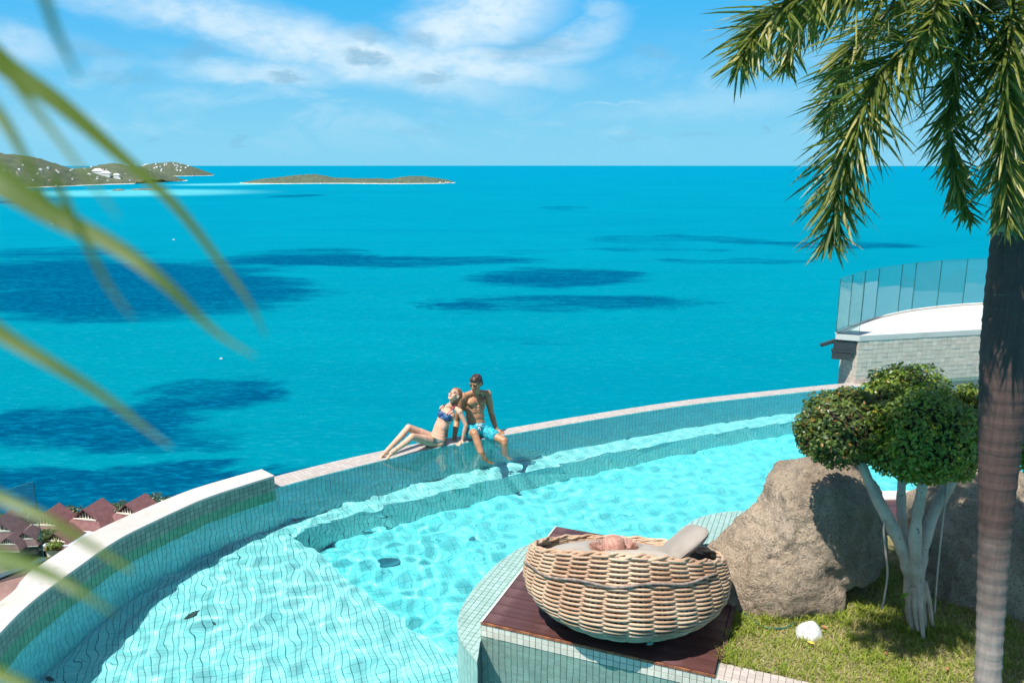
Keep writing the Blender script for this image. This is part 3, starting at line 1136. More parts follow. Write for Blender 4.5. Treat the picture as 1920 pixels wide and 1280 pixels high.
m = MB()
m.prism(shelf_poly, -2.2, -D_SHELF - .006)
pool_shelf = tag(m.build('pool_shelf', M_grout2), kind='structure')
fr = floor_tiles([p for p in shelf_poly], -D_SHELF - .006, FLOOR_ANG, gap=.0048, gap_v=.0024, trim=True)
cut_tiles(pool_shelf, shelf_poly, -D_SHELF - .006, FLOOR_ANG, M_floor)
fr = [f for f in fr if f[0][1] > 4.6]
fr += strip_tiles_vertical(smooth_curve([tuple(p) for p in shelf_edge[::4]], .06), 1, -D_SHELF - .006, -D_DEEP)
print('shelf tiles', tiles(pool_shelf, fr, M_floor))
m = MB()
m.prism(bench_poly, -2.2, -D_SHELF - .008)
pool_bench = tag(m.build('pool_bench', M_grout2), kind='structure')
fr = floor_tiles(bench_poly, -D_SHELF - .008, math.atan2(.45, .89))
fr += strip_tiles_vertical(smooth_curve([tuple(p) for p in bench_edge[::4]], .06), -1, -D_SHELF - .006, -D_DEEP)
print('bench tiles', tiles(pool_bench, fr, M_floor))

# ---- left parapet wall
PZ = .20
s_arc = np.concatenate([[0], np.cumsum(np.linalg.norm(np.diff(par, axis=0), axis=1))])
th = np.interp(s_arc, [0, .8, 2.4, 2.85, 3.0, 3.15, 8], [.29, .335, .37, .375, .33, .265, .26])
par_out = par - par_n * th[:, None]
parapet = empty('parapet_wall', (-4.2, 7.0, -2))
tag(parapet, 'curved low pool wall with white coping and dark green mosaic face at left', 'wall')


def shell_strip(inner, outer, z0, z1):
    n = len(inner)
    mm = MB()
    v = []
    for a, b in zip(inner, outer):
        v += [(a[0], a[1], z0), (a[0], a[1], z1), (b[0], b[1], z1), (b[0], b[1], z0)]
    f = []
    for i in range(n - 1):
        o = i * 4
        for k in range(4):
            f.append((o + k, o + (k + 1) % 4, o + 4 + (k + 1) % 4, o + 4 + k))
    f += [(0, 3, 2, 1), tuple(4 * (n - 1) + k for k in range(4))]
    mm.add(v, f)
    return mm


def local(o, parent):
    o.parent = parent
    o.matrix_parent_inverse = Matrix.Translation(parent.location).inverted()
    return o


def fix_children(e):
    """Parts were placed in world space; keep them there under the moved parent."""
    inv = Matrix.Translation(e.location).inverted()
    for c in e.children:
        c.matrix_parent_inverse = inv


shell_strip(par, par_out, -2.4, PZ - .035).build('wall_core', M_grout, parapet)
cap_in, cap_out = par + par_n * .012, par_out - par_n * .012
cb = shell_strip(cap_in, cap_out, PZ - .035, PZ)
cap = cb.build('coping', M_stonecap, parapet)
bv = cap.modifiers.new('soft edge', 'BEVEL')
bv.width, bv.segments, bv.limit_method, bv.angle_limit = .008, 2, 'ANGLE', R(50)
fr = strip_tiles_vertical(par, 1, PZ - .037, -.017, .06, .005)
print('parapet green', tiles(parapet, strip_tiles_vertical(par, 1, -.017, -.317, .06, .005), M_wgreen, cap=0, stuff_name='waterline_tiles'))
print('parapet low', tiles(parapet, strip_tiles_vertical(par, 1, -.317, -D_SHELF, .06, .005), M_facet, cap=0, stuff_name='lower_tiles'))
# the end face towards the spill edge
a, b_ = par[0], par_out[0]
endc = np.array([b_, a])
endc = np.array([b_ + (a - b_) * t for t in np.linspace(0, 1, 6)])
fr += strip_tiles_vertical(endc, -1, PZ - .037, -.2, .06, .005)
print('parapet tiles', tiles(parapet, fr, M_wallt))
fix_children(parapet)

# ---- spill edge
INF_W = np.interp(np.arange(len(inf)) * .06, [0, 1.0, 2.0, 3.4, 11], [.36, .36, .33, .255, .25])
edge = empty('spill_edge_wall', (1, 12, -2))
tag(edge, 'long curved pool spill edge topped with small pale pinkish tiles', 'wall')
inf_out = inf + inf_n * INF_W[:, None]
shell_strip(inf, inf_out, -3.4, .012).build('wall_core', M_grey_grout, edge)
fr = []
rows = 5
for i in range(len(inf) - 1):
    for k in range(rows):
        wdt = INF_W[i] / rows
        o0 = (k + .5) * wdt
        a = (inf[i] + inf[i + 1]) / 2 + (inf_n[i] + inf_n[i + 1]) / 2 * o0
        t = inf[i + 1] - inf[i]
        L = np.linalg.norm(t) * (1 - 0)
        t = t / np.linalg.norm(t)
        fr.append(((a[0], a[1], .012), (t[0], t[1], 0), (-t[1], t[0], 0), (0, 0, 1), L - .004, wdt - .004))
print('spill top', tiles(edge, fr, M_copet))
face = empty('pool_side_face', (1, 12, -1))
fr = strip_tiles_vertical(inf, -1, .012, -D_SHELF, .06, .005)
o = obj = None
V8 = None
face_n = tiles(edge, fr, M_facet, cap=0, stuff_name='face_tiles')
bpy.data.objects.remove(face)
fix_children(edge)

# ---- deck pier with mosaic face, planks and the shallow ledge round it
pier = empty('deck_platform', dk(1, 1, -1))
tag(pier, 'dark red brown timber deck platform with cream mosaic front under the daybed', 'deck')
m = MB()
m.prism([dk(0, 0), dk(3.6, 0), dk(3.6, .22), dk(DK_W, .22), dk(DK_W, DK_L), dk(0, DK_L)], -2.2, DK_Z - .035)
m.build('pier_core', M_grout, pier)
cur = np.array([dk(x, 0) for x in np.arange(0, 3.6, .056)])
fr = strip_tiles_vertical(cur, -1, DK_Z - .022, -D_SHELF, .056, .004)
cur = np.array([dk(0, y) for y in np.arange(DK_L, -.01, -.0563)])
fr += strip_tiles_vertical(cur, -1, DK_Z - .022, -.12, .056, .004)
cur = np.array([dk(x, DK_L) for x in np.arange(DK_W, -.01, -.0565)])
fr += strip_tiles_vertical(cur, -1, DK_Z - .022, -1.0, .056, .004)
# flat coping tiles beyond the deck, beside the lawn
flat_fr = []
for i in range(28):
    for k in range(4):
        c = dk(DK_W + .035 + i * .056, .026 + k * .056, DK_Z - .03)
        flat_fr.append((c, (DK_U.x, DK_U.y, 0), (DK_V.x, DK_V.y, 0), (0, 0, 1), .0535, .0535))
print('pier tiles', tiles(pier, fr, M_cream))
tiles(pier, flat_fr, M_copet)


def plank_build(t, b):
    c = t.new('ShaderNodeTexCoord').outputs['Object']
    st = t.new('ShaderNodeVectorMath', {0: c, 1: (1.2, 26, 26)}, operation='MULTIPLY')
    n = t.noise(st.outputs[0], 1.2, 6, .65, .4)
    n2 = t.noise(c, 2.6, 5, .6)
    rv = t.new('ShaderNodeObjectInfo').outputs['Random']
    col = t.mix(t.ramp(n.outputs[0], .3, .7), (.038, .016, .016), (.090, .038, .036))
    col = t.mix(t.math('MULTIPLY', rv, .35), col, (.12, .050, .042))
    col = t.mix(t.ramp(n2.outputs[0], .48, .72, 0, .55), col, (.16, .085, .085))
    t.link(col, b.inputs['Base Color'])
    t.link(t.ramp(n2.outputs[0], .3, .7, .28, .55), b.inputs['Roughness'])
    bp = t.new('ShaderNodeBump', {'Strength': .3, 'Distance': .004, 'Height': n.outputs[0]})
    t.link(bp.outputs[0], b.inputs['Normal'])


M_plank = mat('dark red decking', rough=.35, build=plank_build)
M_plank_end = mat('worn orange edge', rough=.6, build=noisy(((.36, .13, .05), (.16, .05, .03)), 14, 5))
MDK = Matrix(((DK_U.x, DK_V.x, 0), (DK_U.y, DK_V.y, 0), (0, 0, 1)))
npl = 13
pw = (DK_L - .03) / npl
pl_mesh = None
for i in range(npl):
    m = MB()
    m.box((0, 0, 0), (DK_W - .03, pw - .006, .034))
    o = m.build('plank', [M_plank], pier)
    o.matrix_basis = Matrix.Translation(dk(.018 + (DK_W - .03) / 2, .012 + pw * (i + .5), DK_Z - .017 + random.uniform(-.001, .001))) @ MDK.to_4x4()
m = MB()
m.box((0, 0, 0), (DK_W, .010, .022))
o = m.build('front_batten', M_plank_end, pier)
o.matrix_basis = Matrix.Translation(dk(DK_W / 2, -.003, DK_Z - .009)) @ MDK.to_4x4()
m = MB()
m.box((0, 0, 0), (.016, DK_L, .03))
o = m.build('side_trim', M_white, pier)
o.matrix_basis = Matrix.Translation(dk(-.002, DK_L / 2, DK_Z - .02)) @ MDK.to_4x4()
m = MB()
m.box((0, 0, 0), (.035, DK_L - .25, .10))
o = m.build('side_board', M_plank, pier)
o.matrix_basis = Matrix.Translation(dk(DK_W + .012, DK_L / 2 + .12, DK_Z - .052)) @ MDK.to_4x4()
fix_children(pier)

ledge_out = smooth_curve([at_water(px, py, .05) for px, py in [(1016, 1012), (985, 1022), (955, 1038), (925, 1062), (898, 1090), (872, 1125), (860, 1152),
                                                               (858, 1180), (866, 1203), (880, 1222), (895, 1240)]], .06)
ledge_poly = [tuple(p) for p in ledge_out] + [dk(.0, -.02), dk(0, DK_L - .1)]
m = MB()
m.prism(ledge_poly, -2.2, -.06)
ledge = tag(m.build('pool_ledge', M_grout), 'pale mosaic ledge just under the water around the deck', 'ledge')
fr = [f for f in floor_tiles(ledge_poly, -.06, math.atan2(DK_U.y, DK_U.x), .056, .004, True)]
cut_tiles(ledge, ledge_poly, -.06, math.atan2(DK_U.y, DK_U.x), M_ledge, .056, .004)
fr += strip_tiles_vertical(ledge_out, -1, -.062, -D_SHELF, .058, .005)
print('ledge tiles', tiles(ledge, fr, M_ledge))

# ---- water surface
WS = .029
xs = np.arange(-4.75, 10.3, WS)
ys = np.arange(3.2, 15.0, WS)
X, Y = np.meshgrid(xs, ys, indexing='ij')
g = np.random.default_rng(3)
Z = np.zeros_like(X)
Zs = np.zeros_like(X)
for k in range(64):
    big = k < 22
    lam = float(g.uniform(.42, 1.0)) if big else float(g.uniform(.14, .34))
    a = g.normal(R(35), 1.0)
    kk = 2 * math.pi / lam
    amp = (.0085 if big else .0062) / kk
    wv_ = amp * np.sin(kk * (X * math.cos(a) + Y * math.sin(a)) + g.uniform(0, 6.28) + .8 * np.sin(X * .7 + k) * np.cos(Y * .9 - k))
    if big:
        Z += wv_
    else:
        Zs += wv_
Z *= np.clip(.8 + .4 * np.sin(X * .55 + 1.1) * np.cos(Y * .6 + .4), .45, 1.3) * np.interp(X + .35 * Y, [1.2, 3.6, 7], [1.22, .66, .40])
Z += Zs * np.interp(X + .35 * Y, [1.4, 2.8, 7], [1.0, .48, .42])
for cx, cy, lam, amp in ((-.25, 8.1, .22, .0018), (-.35, 10.75, .25, .0022), (.1, 10.9, .22, .0018)):     # rings from a jet and from the legs
    d = np.hypot(X - cx, Y - cy)
    Z += amp * np.sin(2 * math.pi * d / lam) * np.exp(-d / .55)
par_mid = (par + par_out) / 2
inf_mid = inf + inf_n * .15
wpoly = [tuple(p) for p in par_mid[::-3]] + [tuple(p) for p in inf_mid[::3]] + [(6.8, 14.6), (10.3, 15.0), (10.3, 3.2), (-3.5, 3.2)]
idx = np.arange(X.size).reshape(X.shape)
Fq = np.stack([idx[:-1, :-1], idx[1:, :-1], idx[1:, 1:], idx[:-1, 1:]], -1).reshape(-1, 4)
cx, cy = (X[:-1, :-1] + WS / 2).ravel(), (Y[:-1, :-1] + WS / 2).ravel()
keep = in_poly(cx, cy, wpoly)
# dry ground: under the lawn and deck the water stops inside the pier and lawn walls
dry = in_poly(cx, cy, [dk(.1, .1), dk(5.0, .1), (10.3, 3.4), (10.3, 8.55), (3.6, 8.6), (2.6, 7.3), dk(DK_W, DK_L - .1), dk(.1, DK_L - .1)])
Fq = Fq[keep & ~dry]
used = np.unique(Fq)
remap = -np.ones(X.size, int)
remap[used] = np.arange(len(used))
V = np.stack([X, Y, Z], -1).reshape(-1, 3)[used]


def water_build(t, b):
    gl = t.new('ShaderNodeBsdfGlass', {'Color': (.82, .995, .995, 1), 'Roughness': 0.0, 'IOR': 1.333})
    t.n.remove(b)
    t.link(gl.outputs[0], t.n['Material Output'].inputs['Surface'])


M_water = mat('pool water', build=water_build)
water = obj_np('pool_water', V, remap[Fq], M_water, smooth=True)
tag(water, kind='structure')
water.cycles.is_caustics_caster = True

# ---- fittings and leaves on the pool floor
M_fit = mat('dark pool fitting', (.02, .17, .23), .5)
for px, py, d, r, lab in ((726, 1058, D_DEEP, .10, 'dark round main drain on the deep pool floor'),
                          (876, 1012, D_DEEP, .06, 'small dark fitting on the pool floor, right of the main drain')):
    x, y = at_water(px, py, d)
    e = empty('pool_drain', (x, y, -d + .002))
    tag(e, lab, 'drain')
    m = MB()
    m.prism([(r * math.cos(a), r * math.sin(a)) for a in np.linspace(0, 6.283, 20, endpoint=False)], 0, .015)
    m.build('cover', M_fit, e)
    m = MB()
    m.tube([(r * .98 * math.cos(a), r * .98 * math.sin(a), .012) for a in np.linspace(0, 6.283, 24, endpoint=False)], .012, 6, closed=True)
    m.build('rim', M_fit, e)
    receiver(e)
M_deadleaf = mat('sunk leaf', rough=.6, build=noisy(((.03, .05, .05), (.08, .07, .04)), 20, 4))
for px, py, d, lab in ((362, 1154, D_SHELF, 'dark leaf lying on the shallow pool floor at left'), (392, 1172, D_SHELF, 'small leaf crumb right of the dark leaf on the pool floor'),
                       (100, 1272, D_SHELF, 'dark leaf in the shade of the left pool wall')):
    x, y = at_water(px, py, d)
    m = MB()
    pts = [(-.07, 0, .004), (-.03, .028, .012), (.03, .03, .01), (.085, 0, .016), (.03, -.028, .01), (-.03, -.026, .006)]
    m.add(pts, [tuple(range(6))])
    m.add([(p[0], p[1], p[2] - .003) for p in pts], [tuple(range(6))[::-1]])
    o = m.build('leaf', M_deadleaf, loc=(x, y, -d + .004))
    o.rotation_euler.z = px
    if px == 392:
        o.scale = (.4, .4, 1)
    tag(o, lab, 'leaf')
    receiver(o)

for o in (pool_floor, pool_shelf, pool_bench, parapet, edge, pier, ledge):
    receiver(o)

m = MB()
m.prism([(10.3, 3.0), (19, 3.0), (19, 14.2), (10.3, 14.2)], -3.0, .12)
tag(m.build('side_terrace', M_stonecap), kind='structure')

# ================================================================== BALCONY AT RIGHT
BZ = .93
rim_px = [(1567, 626), (1590, 615), (1614, 606), (1640, 598), (1683, 588), (1709, 583), (1756, 577), (1804, 572.5), (1850, 570), (1925, 568)]
rim = [at(px, py, BZ) for px, py in rim_px]
wl = [at(1612, 629.5, BZ), at(1830, 618, BZ), at(1990, 611, BZ)]
balc = empty('balcony', (8.5, 15.5, -1))
tag(balc, 'curved white balcony terrace with grey mosaic wall behind the topiary bush', 'balcony')
side_px = [(1613, 629)]
poly = [wl[0], wl[1], wl[2]] + [(rim[-1][0] + 1.2, rim[-1][1] + .2)] + rim[::-1]
m = MB()
m.prism(poly, BZ - .10, BZ)
m.build('terrace_slab', M_white, balc)
w0, w1 = Vector(wl[0]), Vector(wl[1])
wd = (w1 - w0).normalized()
wn = Vector((wd.y, -wd.x))
w2 = w0 + wd * 5.2
m = MB()
back = -wn * .5
m.prism([tuple(w0 + wd * .005 - wn * .012), tuple(w2 - wn * .012), tuple(w2 + back), tuple(w0 + wd * .005 + back)], -2.2, BZ - .102)
m.build('wall_core', M_grey_grout, balc)
ncol = int(5.2 / .105)
cur = np.array([tuple(w0 - wn * .012 + wd * (i * .105)) for i in range(ncol)])
fr = strip_tiles_vertical(cur, -1, BZ - .104, -.25, .08, .004)
cur = np.array([tuple(w0 - wn * .012 + back * (1 - i / 5) + wd * .005) for i in range(6)])
fr += strip_tiles_vertical(cur, -1, BZ - .104, -.25, .08, .004)
fr2 = []
for f in fr:                                     # courses shift and the faces stand uneven
    c, u, v, n, a, b_ = f
    k = random.uniform(-.002, .003)
    fr2.append(((c[0] + n[0] * k, c[1] + n[1] * k, c[2]), u, v, n, a, b_))
print('balcony tiles', tiles(balc, fr2, M_grey, thick=.005))
m = MB()
lip = [Vector(p) for p in (wl[0], wl[1], wl[2])]
M_steel = mat('dark steel', (.035, .038, .042), .45)
r0, r1 = Vector(rim[0]), w0
dv = (r1 - r0).normalized()
for zz, t0, t1, hh, off in ((BZ - .20, .02, .97, .18, .0), (BZ - .32, -.06, 1.0, .05, .06), (BZ - .42, -.02, .8, .12, .14)):
    a, b_ = r0 + (r1 - r0) * t0, r0 + (r1 - r0) * t1
    m = MB()
    nn = Vector((dv.y, -dv.x)) * off
    ang = math.atan2(dv.y, dv.x)
    m.box((0, 0, 0), ((b_ - a).length, .10, hh))
    o = m.build('support_beam', M_steel, balc)
    c = (a + b_) / 2
    o.matrix_basis = Matrix.Translation((c.x, c.y + .08, zz)) @ Matrix.Rotation(ang, 4, 'Z')
m = MB()
a = r0 + Vector((-.02, .1))
m.box((0, 0, 0), (.42, .06, .06))
o = m.build('support_bracket', M_steel, balc)
o.matrix_basis = Matrix.Translation((a.x, a.y, BZ - .17)) @ Matrix.Rotation(R(-18), 4, 'Y')


def glass_build(t, b):
    b.inputs['Base Color'].default_value = (.90, .975, .96, 1)
    b.inputs['Roughness'].default_value = .0
    tr = t.new('ShaderNodeBsdfTransparent', {'Color': (.68, .87, .86, 1)})
    gl = t.new('ShaderNodeBsdfGlossy', {'Color': (.9, 1, .98, 1), 'Roughness': .02})
    df = t.new('ShaderNodeBsdfDiffuse', {'Color': (.55, .70, .68, 1)})
    fr_ = t.new('ShaderNodeFresnel', {'IOR': 1.5})
    m0 = t.new('ShaderNodeMixShader', {0: .10, 1: tr.outputs[0], 2: df.outputs[0]})
    m1 = t.new('ShaderNodeMixShader', {0: fr_.outputs[0], 1: m0.outputs[0], 2: gl.outputs[0]})
    t.link(m1.outputs[0], t.n['Material Output'].inputs['Surface'])


M_glass = mat('greenish balustrade glass', build=glass_build)
M_gedge = mat('dark glass edge', (.02, .14, .15), .25)


def glass_panel(a, b_, z0, z1, parent, gap=.012, edge_w=.006):
    a, b_ = Vector((a[0], a[1])), Vector((b_[0], b_[1]))
    d = (b_ - a)
    L = d.length - gap
    ang = math.atan2(d.y, d.x)
    c = (a + b_) / 2
    M = Matrix.Translation((c.x, c.y, (z0 + z1) / 2)) @ Matrix.Rotation(ang, 4, 'Z')
    m = MB()
    m.add([(-L / 2, 0, -(z1 - z0) / 2), (L / 2, 0, -(z1 - z0) / 2), (L / 2, 0, (z1 - z0) / 2), (-L / 2, 0, (z1 - z0) / 2)], [(0, 1, 2, 3)])
    o = m.build('glass_panel', M_glass, parent)
    o.matrix_basis = M
    m = MB()
    for sx_ in (-1, 1):
        m.box((sx_ * (L / 2 + edge_w / 2), 0, 0), (edge_w, .014, z1 - z0))
    m.box((0, 0, (z1 - z0) / 2 + .002), (L, .013, .004))
    o2 = m.build('glass_edge', M_gedge, o)
    return o


for a, b_ in zip(rim[:-1], rim[1:]):
    glass_panel(a, b_, BZ + .03, BZ + 1.03, balc)
glass_panel(rim[0], (wl[0][0], wl[0][1] + .02), BZ + .03, BZ + .98, balc)
m = MB()
m.tube([(p[0], p[1], BZ + .02) for p in rim], .022, 4, smooth=False)
m.build('glass_channel', M_white, balc)
fix_children(balc)
for c in balc.children:
    c.cycles.is_caustics_receiver = True

# ================================================================== LOWER TERRACE AND GLASS AT LEFT
TZ = -1.15
ta, tb = at(-60, 1108, TZ), at(84, 1052, TZ)
M_terr = mat('red brown terrace', rough=.75, build=noisy(((.30, .17, .14), (.20, .115, .10)), 1.3, 6, .4, 14, second=(5, (.40, .30, .27), .58, .75)))
tpoly = [ta, tb] + [tuple(p) for p in par_out[40:]] + [(-9.5, 3.6), (-9.5, ta[1] - .6)]
m = MB()
m.prism(tpoly, TZ - .3, TZ)
terr = tag(m.build('lower_terrace', M_terr), kind='structure')
gb = empty('glass_balustrade', (tb[0], tb[1], TZ))
tag(gb, 'frameless glass panel on the lower terrace at the left picture edge', 'balustrade')
glass_panel((ta[0], ta[1]), (tb[0], tb[1]), TZ + .02, TZ + 1.13, gb)
m = MB()
m.tube([(ta[0], ta[1], TZ + .03), (tb[0], tb[1], TZ + .03)], .035, 4, smooth=False)
m.build('base_rail', mat('blue grey rail', (.22, .30, .33), .4), gb)
fix_children(gb)

# ================================================================== LAWN, BOULDERS
LZ = .085
lawn_poly = [dk(DK_W + .03, .225), dk(5.6, .225), (10.5, 3.6), (10.5, 8.3), (3.6, 8.3), (2.7, 7.6), dk(DK_W + .03, DK_L - .1)]


def soil_build(t, b):
    pos = t.new('ShaderNodeNewGeometry').outputs['Position']
    n = t.noise(pos, 5, 6, .7)
    n2 = t.noise(pos, 30, 4, .7)
    col = t.mix(t.ramp(n.outputs[0], .35, .65), (.13, .15, .035), (.27, .22, .10))
    col = t.mix(t.ramp(n2.outputs[0], .45, .7, 0, .6), col, (.33, .26, .15))
    t.link(col, b.inputs['Base Color'])
    bp = t.new('ShaderNodeBump', {'Strength': .8, 'Distance': .03, 'Height': n2.outputs[0]})
    t.link(bp.outputs[0], b.inputs['Normal'])


m = MB()
m.prism(lawn_poly, -2.2, LZ)
tag(m.build('lawn_ground', mat('dry lawn soil', rough=.9, build=soil_build)), kind='structure')


def granite_build(t, b):
    c = t.new('ShaderNodeTexCoord').outputs['Object']
    n = t.noise(c, 1.6, 7, .62, .3)
    n2 = t.noise(c, 55, 4, .75)
    n3 = t.noise(c, 7, 6, .7)
    vo = t.new('ShaderNodeTexVoronoi', {'Vector': c, 'Scale': 120.0})
    col = t.mix(t.ramp(n.outputs[0], .34, .66), (.54, .42, .30), (.30, .225, .155))
    col = t.mix(t.ramp(n3.outputs[0], .50, .72, 0, .55), col, (.60, .49, .36))
    col = t.mix(t.ramp(n2.outputs[0], .50, .64, 0, .75), col, (.13, .10, .08))
    col = t.mix(t.ramp(vo.outputs['Color'], .80, .92, 0, .55), col, (.66, .58, .48))
    t.link(col, b.inputs['Base Color'])
    vo2 = t.new('ShaderNodeTexVoronoi', {'Vector': t.new('ShaderNodeVectorMath', {0: n3.outputs['Color'], 1: (.25, .25, .25), 2: c}, operation='MULTIPLY_ADD').outputs[0], 'Scale': 9.0})
    h = t.math('ADD', t.math('MULTIPLY', n3.outputs[0], 1.0), t.math('MULTIPLY', n2.outputs[0], .5))
    h = t.math('ADD', h, t.math('MULTIPLY', vo2.outputs['Distance'], .55))
    n4 = t.noise(t.new('ShaderNodeVectorMath', {0: c, 1: (3.2, 3.2, .55)}, operation='MULTIPLY').outputs[0], 1.6, 5, .65)
    col = t.mix(t.ramp(n4.outputs[0], .54, .70, 0, .55), col, (.17, .13, .095))
    t.link(col, b.inputs['Base Color'])
    bp = t.new('ShaderNodeBump', {'Strength': 1.0, 'Distance': .07, 'Height': h})
    t.link(bp.outputs[0], b.inputs['Normal'])


M_granite = mat('weathered granite', rough=.85, spec=.25, build=granite_build)


def boulder(name, pts, label, cat='boulder', sub=5, amp=.05, seed=0, m_=None, cracks=(), voxel=0.0):
    groups = pts if isinstance(pts[0], list) else [pts]
    mm = MB()
    for grp in groups:
        bm = bmesh.new()
        for p in grp:
            bm.verts.new(p)
        bmesh.ops.convex_hull(bm, input=bm.verts)
        bmesh.ops.delete(bm, geom=[v for v in bm.verts if not v.link_faces], context='VERTS')
        bmesh.ops.triangulate(bm, faces=bm.faces)
        bm.verts.index_update()
        mm.add([tuple(v.co) for v in bm.verts], [tuple(v.index for v in f.verts) for f in bm.faces])
        bm.free()
    if voxel:
        tmp = bpy.data.objects.new('tmp', mm.mesh('tmp', M_granite))
        COL.objects.link(tmp)
        r = tmp.modifiers.new('r', 'REMESH')
        r.mode, r.voxel_size = 'VOXEL', voxel
        s_ = tmp.modifiers.new('s', 'SMOOTH')
        s_.factor, s_.iterations = .5, 14
        dg = bpy.context.evaluated_depsgraph_get()
        me0 = bpy.data.meshes.new_from_object(tmp.evaluated_get(dg), depsgraph=dg)
        bpy.data.objects.remove(tmp)
        bm = bmesh.new()
        bm.from_mesh(me0)
        bpy.data.meshes.remove(me0)
    else:
        bm = bmesh.new()
        bm.from_mesh(mm.mesh('tmp', M_granite))
        for k in range(sub):
            bmesh.ops.subdivide_edges(bm, edges=bm.edges, cuts=1, use_grid_fill=True)
            if k < 3:
                bmesh.ops.smooth_vert(bm, verts=bm.verts, factor=(.15, .42, .5)[k], use_axis_x=True, use_axis_y=True, use_axis_z=True)
            if len(bm.verts) > 40000:
                break
    bmesh.ops.recalc_face_normals(bm, faces=bm.faces)
    bm.normal_update()
    for v in bm.verts:
        p = v.co
        q = Vector((seed * 3.1, seed, 0))
        n = mnoise.fractal((p + q) * 1.7, 1.0, 2.0, 5) * amp + mnoise.fractal((p + q) * 9, .8, 2.0, 4) * amp * .22
        n += (abs(mnoise.noise((p + q) * 4.2)) - .2) * amp * .6 - max(0, .12 - abs(mnoise.noise((p + q) * 1.3 + Vector((5, 2, 1))))) * amp * 4
        for (a, b_, wd_, dp) in cracks:
            a_, bb = Vector(a), Vector(b_)
            t = max(0, min(1, (p - a_).dot(bb - a_) / (bb - a_).length_squared))
            wob = mnoise.noise(p * 6) * .05
            d = (p - (a_ + (bb - a_) * t)).length + wob
            n -= dp * math.exp(-(d / wd_) ** 2)
        v.co = p + v.normal * n
    me = bpy.data.meshes.new(name)
    bm.to_mesh(me)
    bm.free()
    for p in me.polygons:
        p.use_smooth = True
    me.materials.append(m_ or M_granite)
    o = link(bpy.data.objects.new(name, me))
    return tag(o, label, cat)


upper = [on_y(1512, 862, 7.0), on_y(1560, 850, 7.1), on_y(1610, 862, 7.15), on_y(1660, 918, 7.1), on_y(1672, 985, 6.95), on_y(1660, 1045, 6.8), on_y(1640, 1085, 6.7),
         on_y(1440, 905, 7.0), on_y(1424, 955, 6.95), on_y(1480, 930, 6.65), on_y(1560, 915, 6.6), on_y(1625, 950, 6.6), on_y(1580, 1010, 6.42), on_y(1480, 1010, 6.45),
         on_y(1590, 1110, 6.5), on_y(1520, 1090, 6.38), on_y(1445, 1060, 6.5), (2.5, 7.7, .3), (3.25, 7.7, .3), (3.2, 7.5, 1.0), (2.7, 7.6, 1.05)]
lower = [on_y(1424, 948, 6.95), on_y(1385, 985, 6.95), on_y(1330, 1012, 7.0), on_y(1318, 1070, 6.85), on_y(1335, 1140, 6.5), on_y(1400, 1172, 6.34), on_y(1480, 1182, 6.28),
         on_y(1560, 1165, 6.32), on_y(1590, 1120, 6.45), on_y(1530, 1070, 6.36), on_y(1450, 1010, 6.5), on_y(1400, 1075, 6.45), on_y(1480, 1110, 6.28),
         (1.9, 7.4, -.5), (2.4, 7.9, -.4), (3.1, 7.6, -.3), (3.0, 6.6, -.2), (2.1, 6.4, -.2), (2.9, 7.4, .6)]
boulder('boulder', [upper, lower], 'big leaning brown granite boulder between the daybed and the white stemmed bush', seed=1, amp=.055, voxel=.021,
        cracks=[(on_y(1447, 1050, 6.42), on_y(1441, 1105, 6.36), .016, .05), (on_y(1441, 1105, 6.36), on_y(1408, 1152, 6.36), .016, .05)])
pts = [on_y(1772, 905, 7.3), on_y(1830, 862, 7.5), on_y(1905, 880, 7.5), on_y(1990, 930, 7.4), on_y(1742, 1000, 7.0), on_y(1735, 1110, 6.75), on_y(1750, 1165, 6.6),
       on_y(1850, 1195, 6.3), on_y(1960, 1225, 6.1), on_y(1850, 1060, 6.5), on_y(1950, 1020, 6.45), on_y(2050, 1100, 6.3), (4.1, 7.9, -.2), (5.6, 7.9, -.2), (5.6, 7.6, .8),
       (5.8, 6.2, -.2), (4.2, 6.4, -.2), (4.2, 8.0, .6)]
boulder('boulder', [pts], 'shaded granite boulder behind the palm trunk', seed=4, amp=.06, voxel=.024)
led2 = smooth_curve([at_water(px, py, .06) for px, py in [(1262, 1004), (1285, 984), (1312, 969), (1348, 960), (1395, 957), (1440, 962)]], .06)
led2_poly = [tuple(p) for p in led2] + [at_water(1440, 1010, .06), at_water(1300, 1020, .06)]
m = MB()
m.prism(led2_poly, -2.2, -.07)
ledge2 = tag(m.build('pool_ledge', M_grout), 'pale curved mosaic ledge under water between the daybed pillow and the big boulder', 'ledge')
tiles(ledge2, floor_tiles(led2_poly, -.07, math.atan2(DK_U.y, DK_U.x), .056, .004, True), M_ledge)
cut_tiles(ledge2, led2_poly, -.07, math.atan2(DK_U.y, DK_U.x), M_ledge, .056, .004)
tiles(ledge2, strip_tiles_vertical(led2, 1, -.072, -1.0, .058, .005), M_ledge, cap=0, stuff_name='side_tiles')
receiver(ledge2)
pts = [(a * .13, b_ * .10, c) for a, b_, c in ((-1, -.6, .0), (-.8, .7, .02), (0, -1, .0), (.9, -.6, 0), (1, .5, .02), (0, 1, .03), (-.45, -.1, .15), (.25, .2, .16), (.6, -.15, .09), (-.7, .2, .08))]
sx_, sy_ = at(1517, 1190, LZ)
pts = [(p[0] + sx_, p[1] + sy_, p[2] + LZ - .01) for p in pts]
boulder('white_stone', pts, 'small bright white stone lying in the grass', 'stone', 4, .012, 9,
        mat('white stone', rough=.7, build=noisy(((.66, .65, .62), (.50, .49, .46)), 9, 5, .8, 40, second=(26, (.35, .38, .25), .66, .74), dist=.01)))

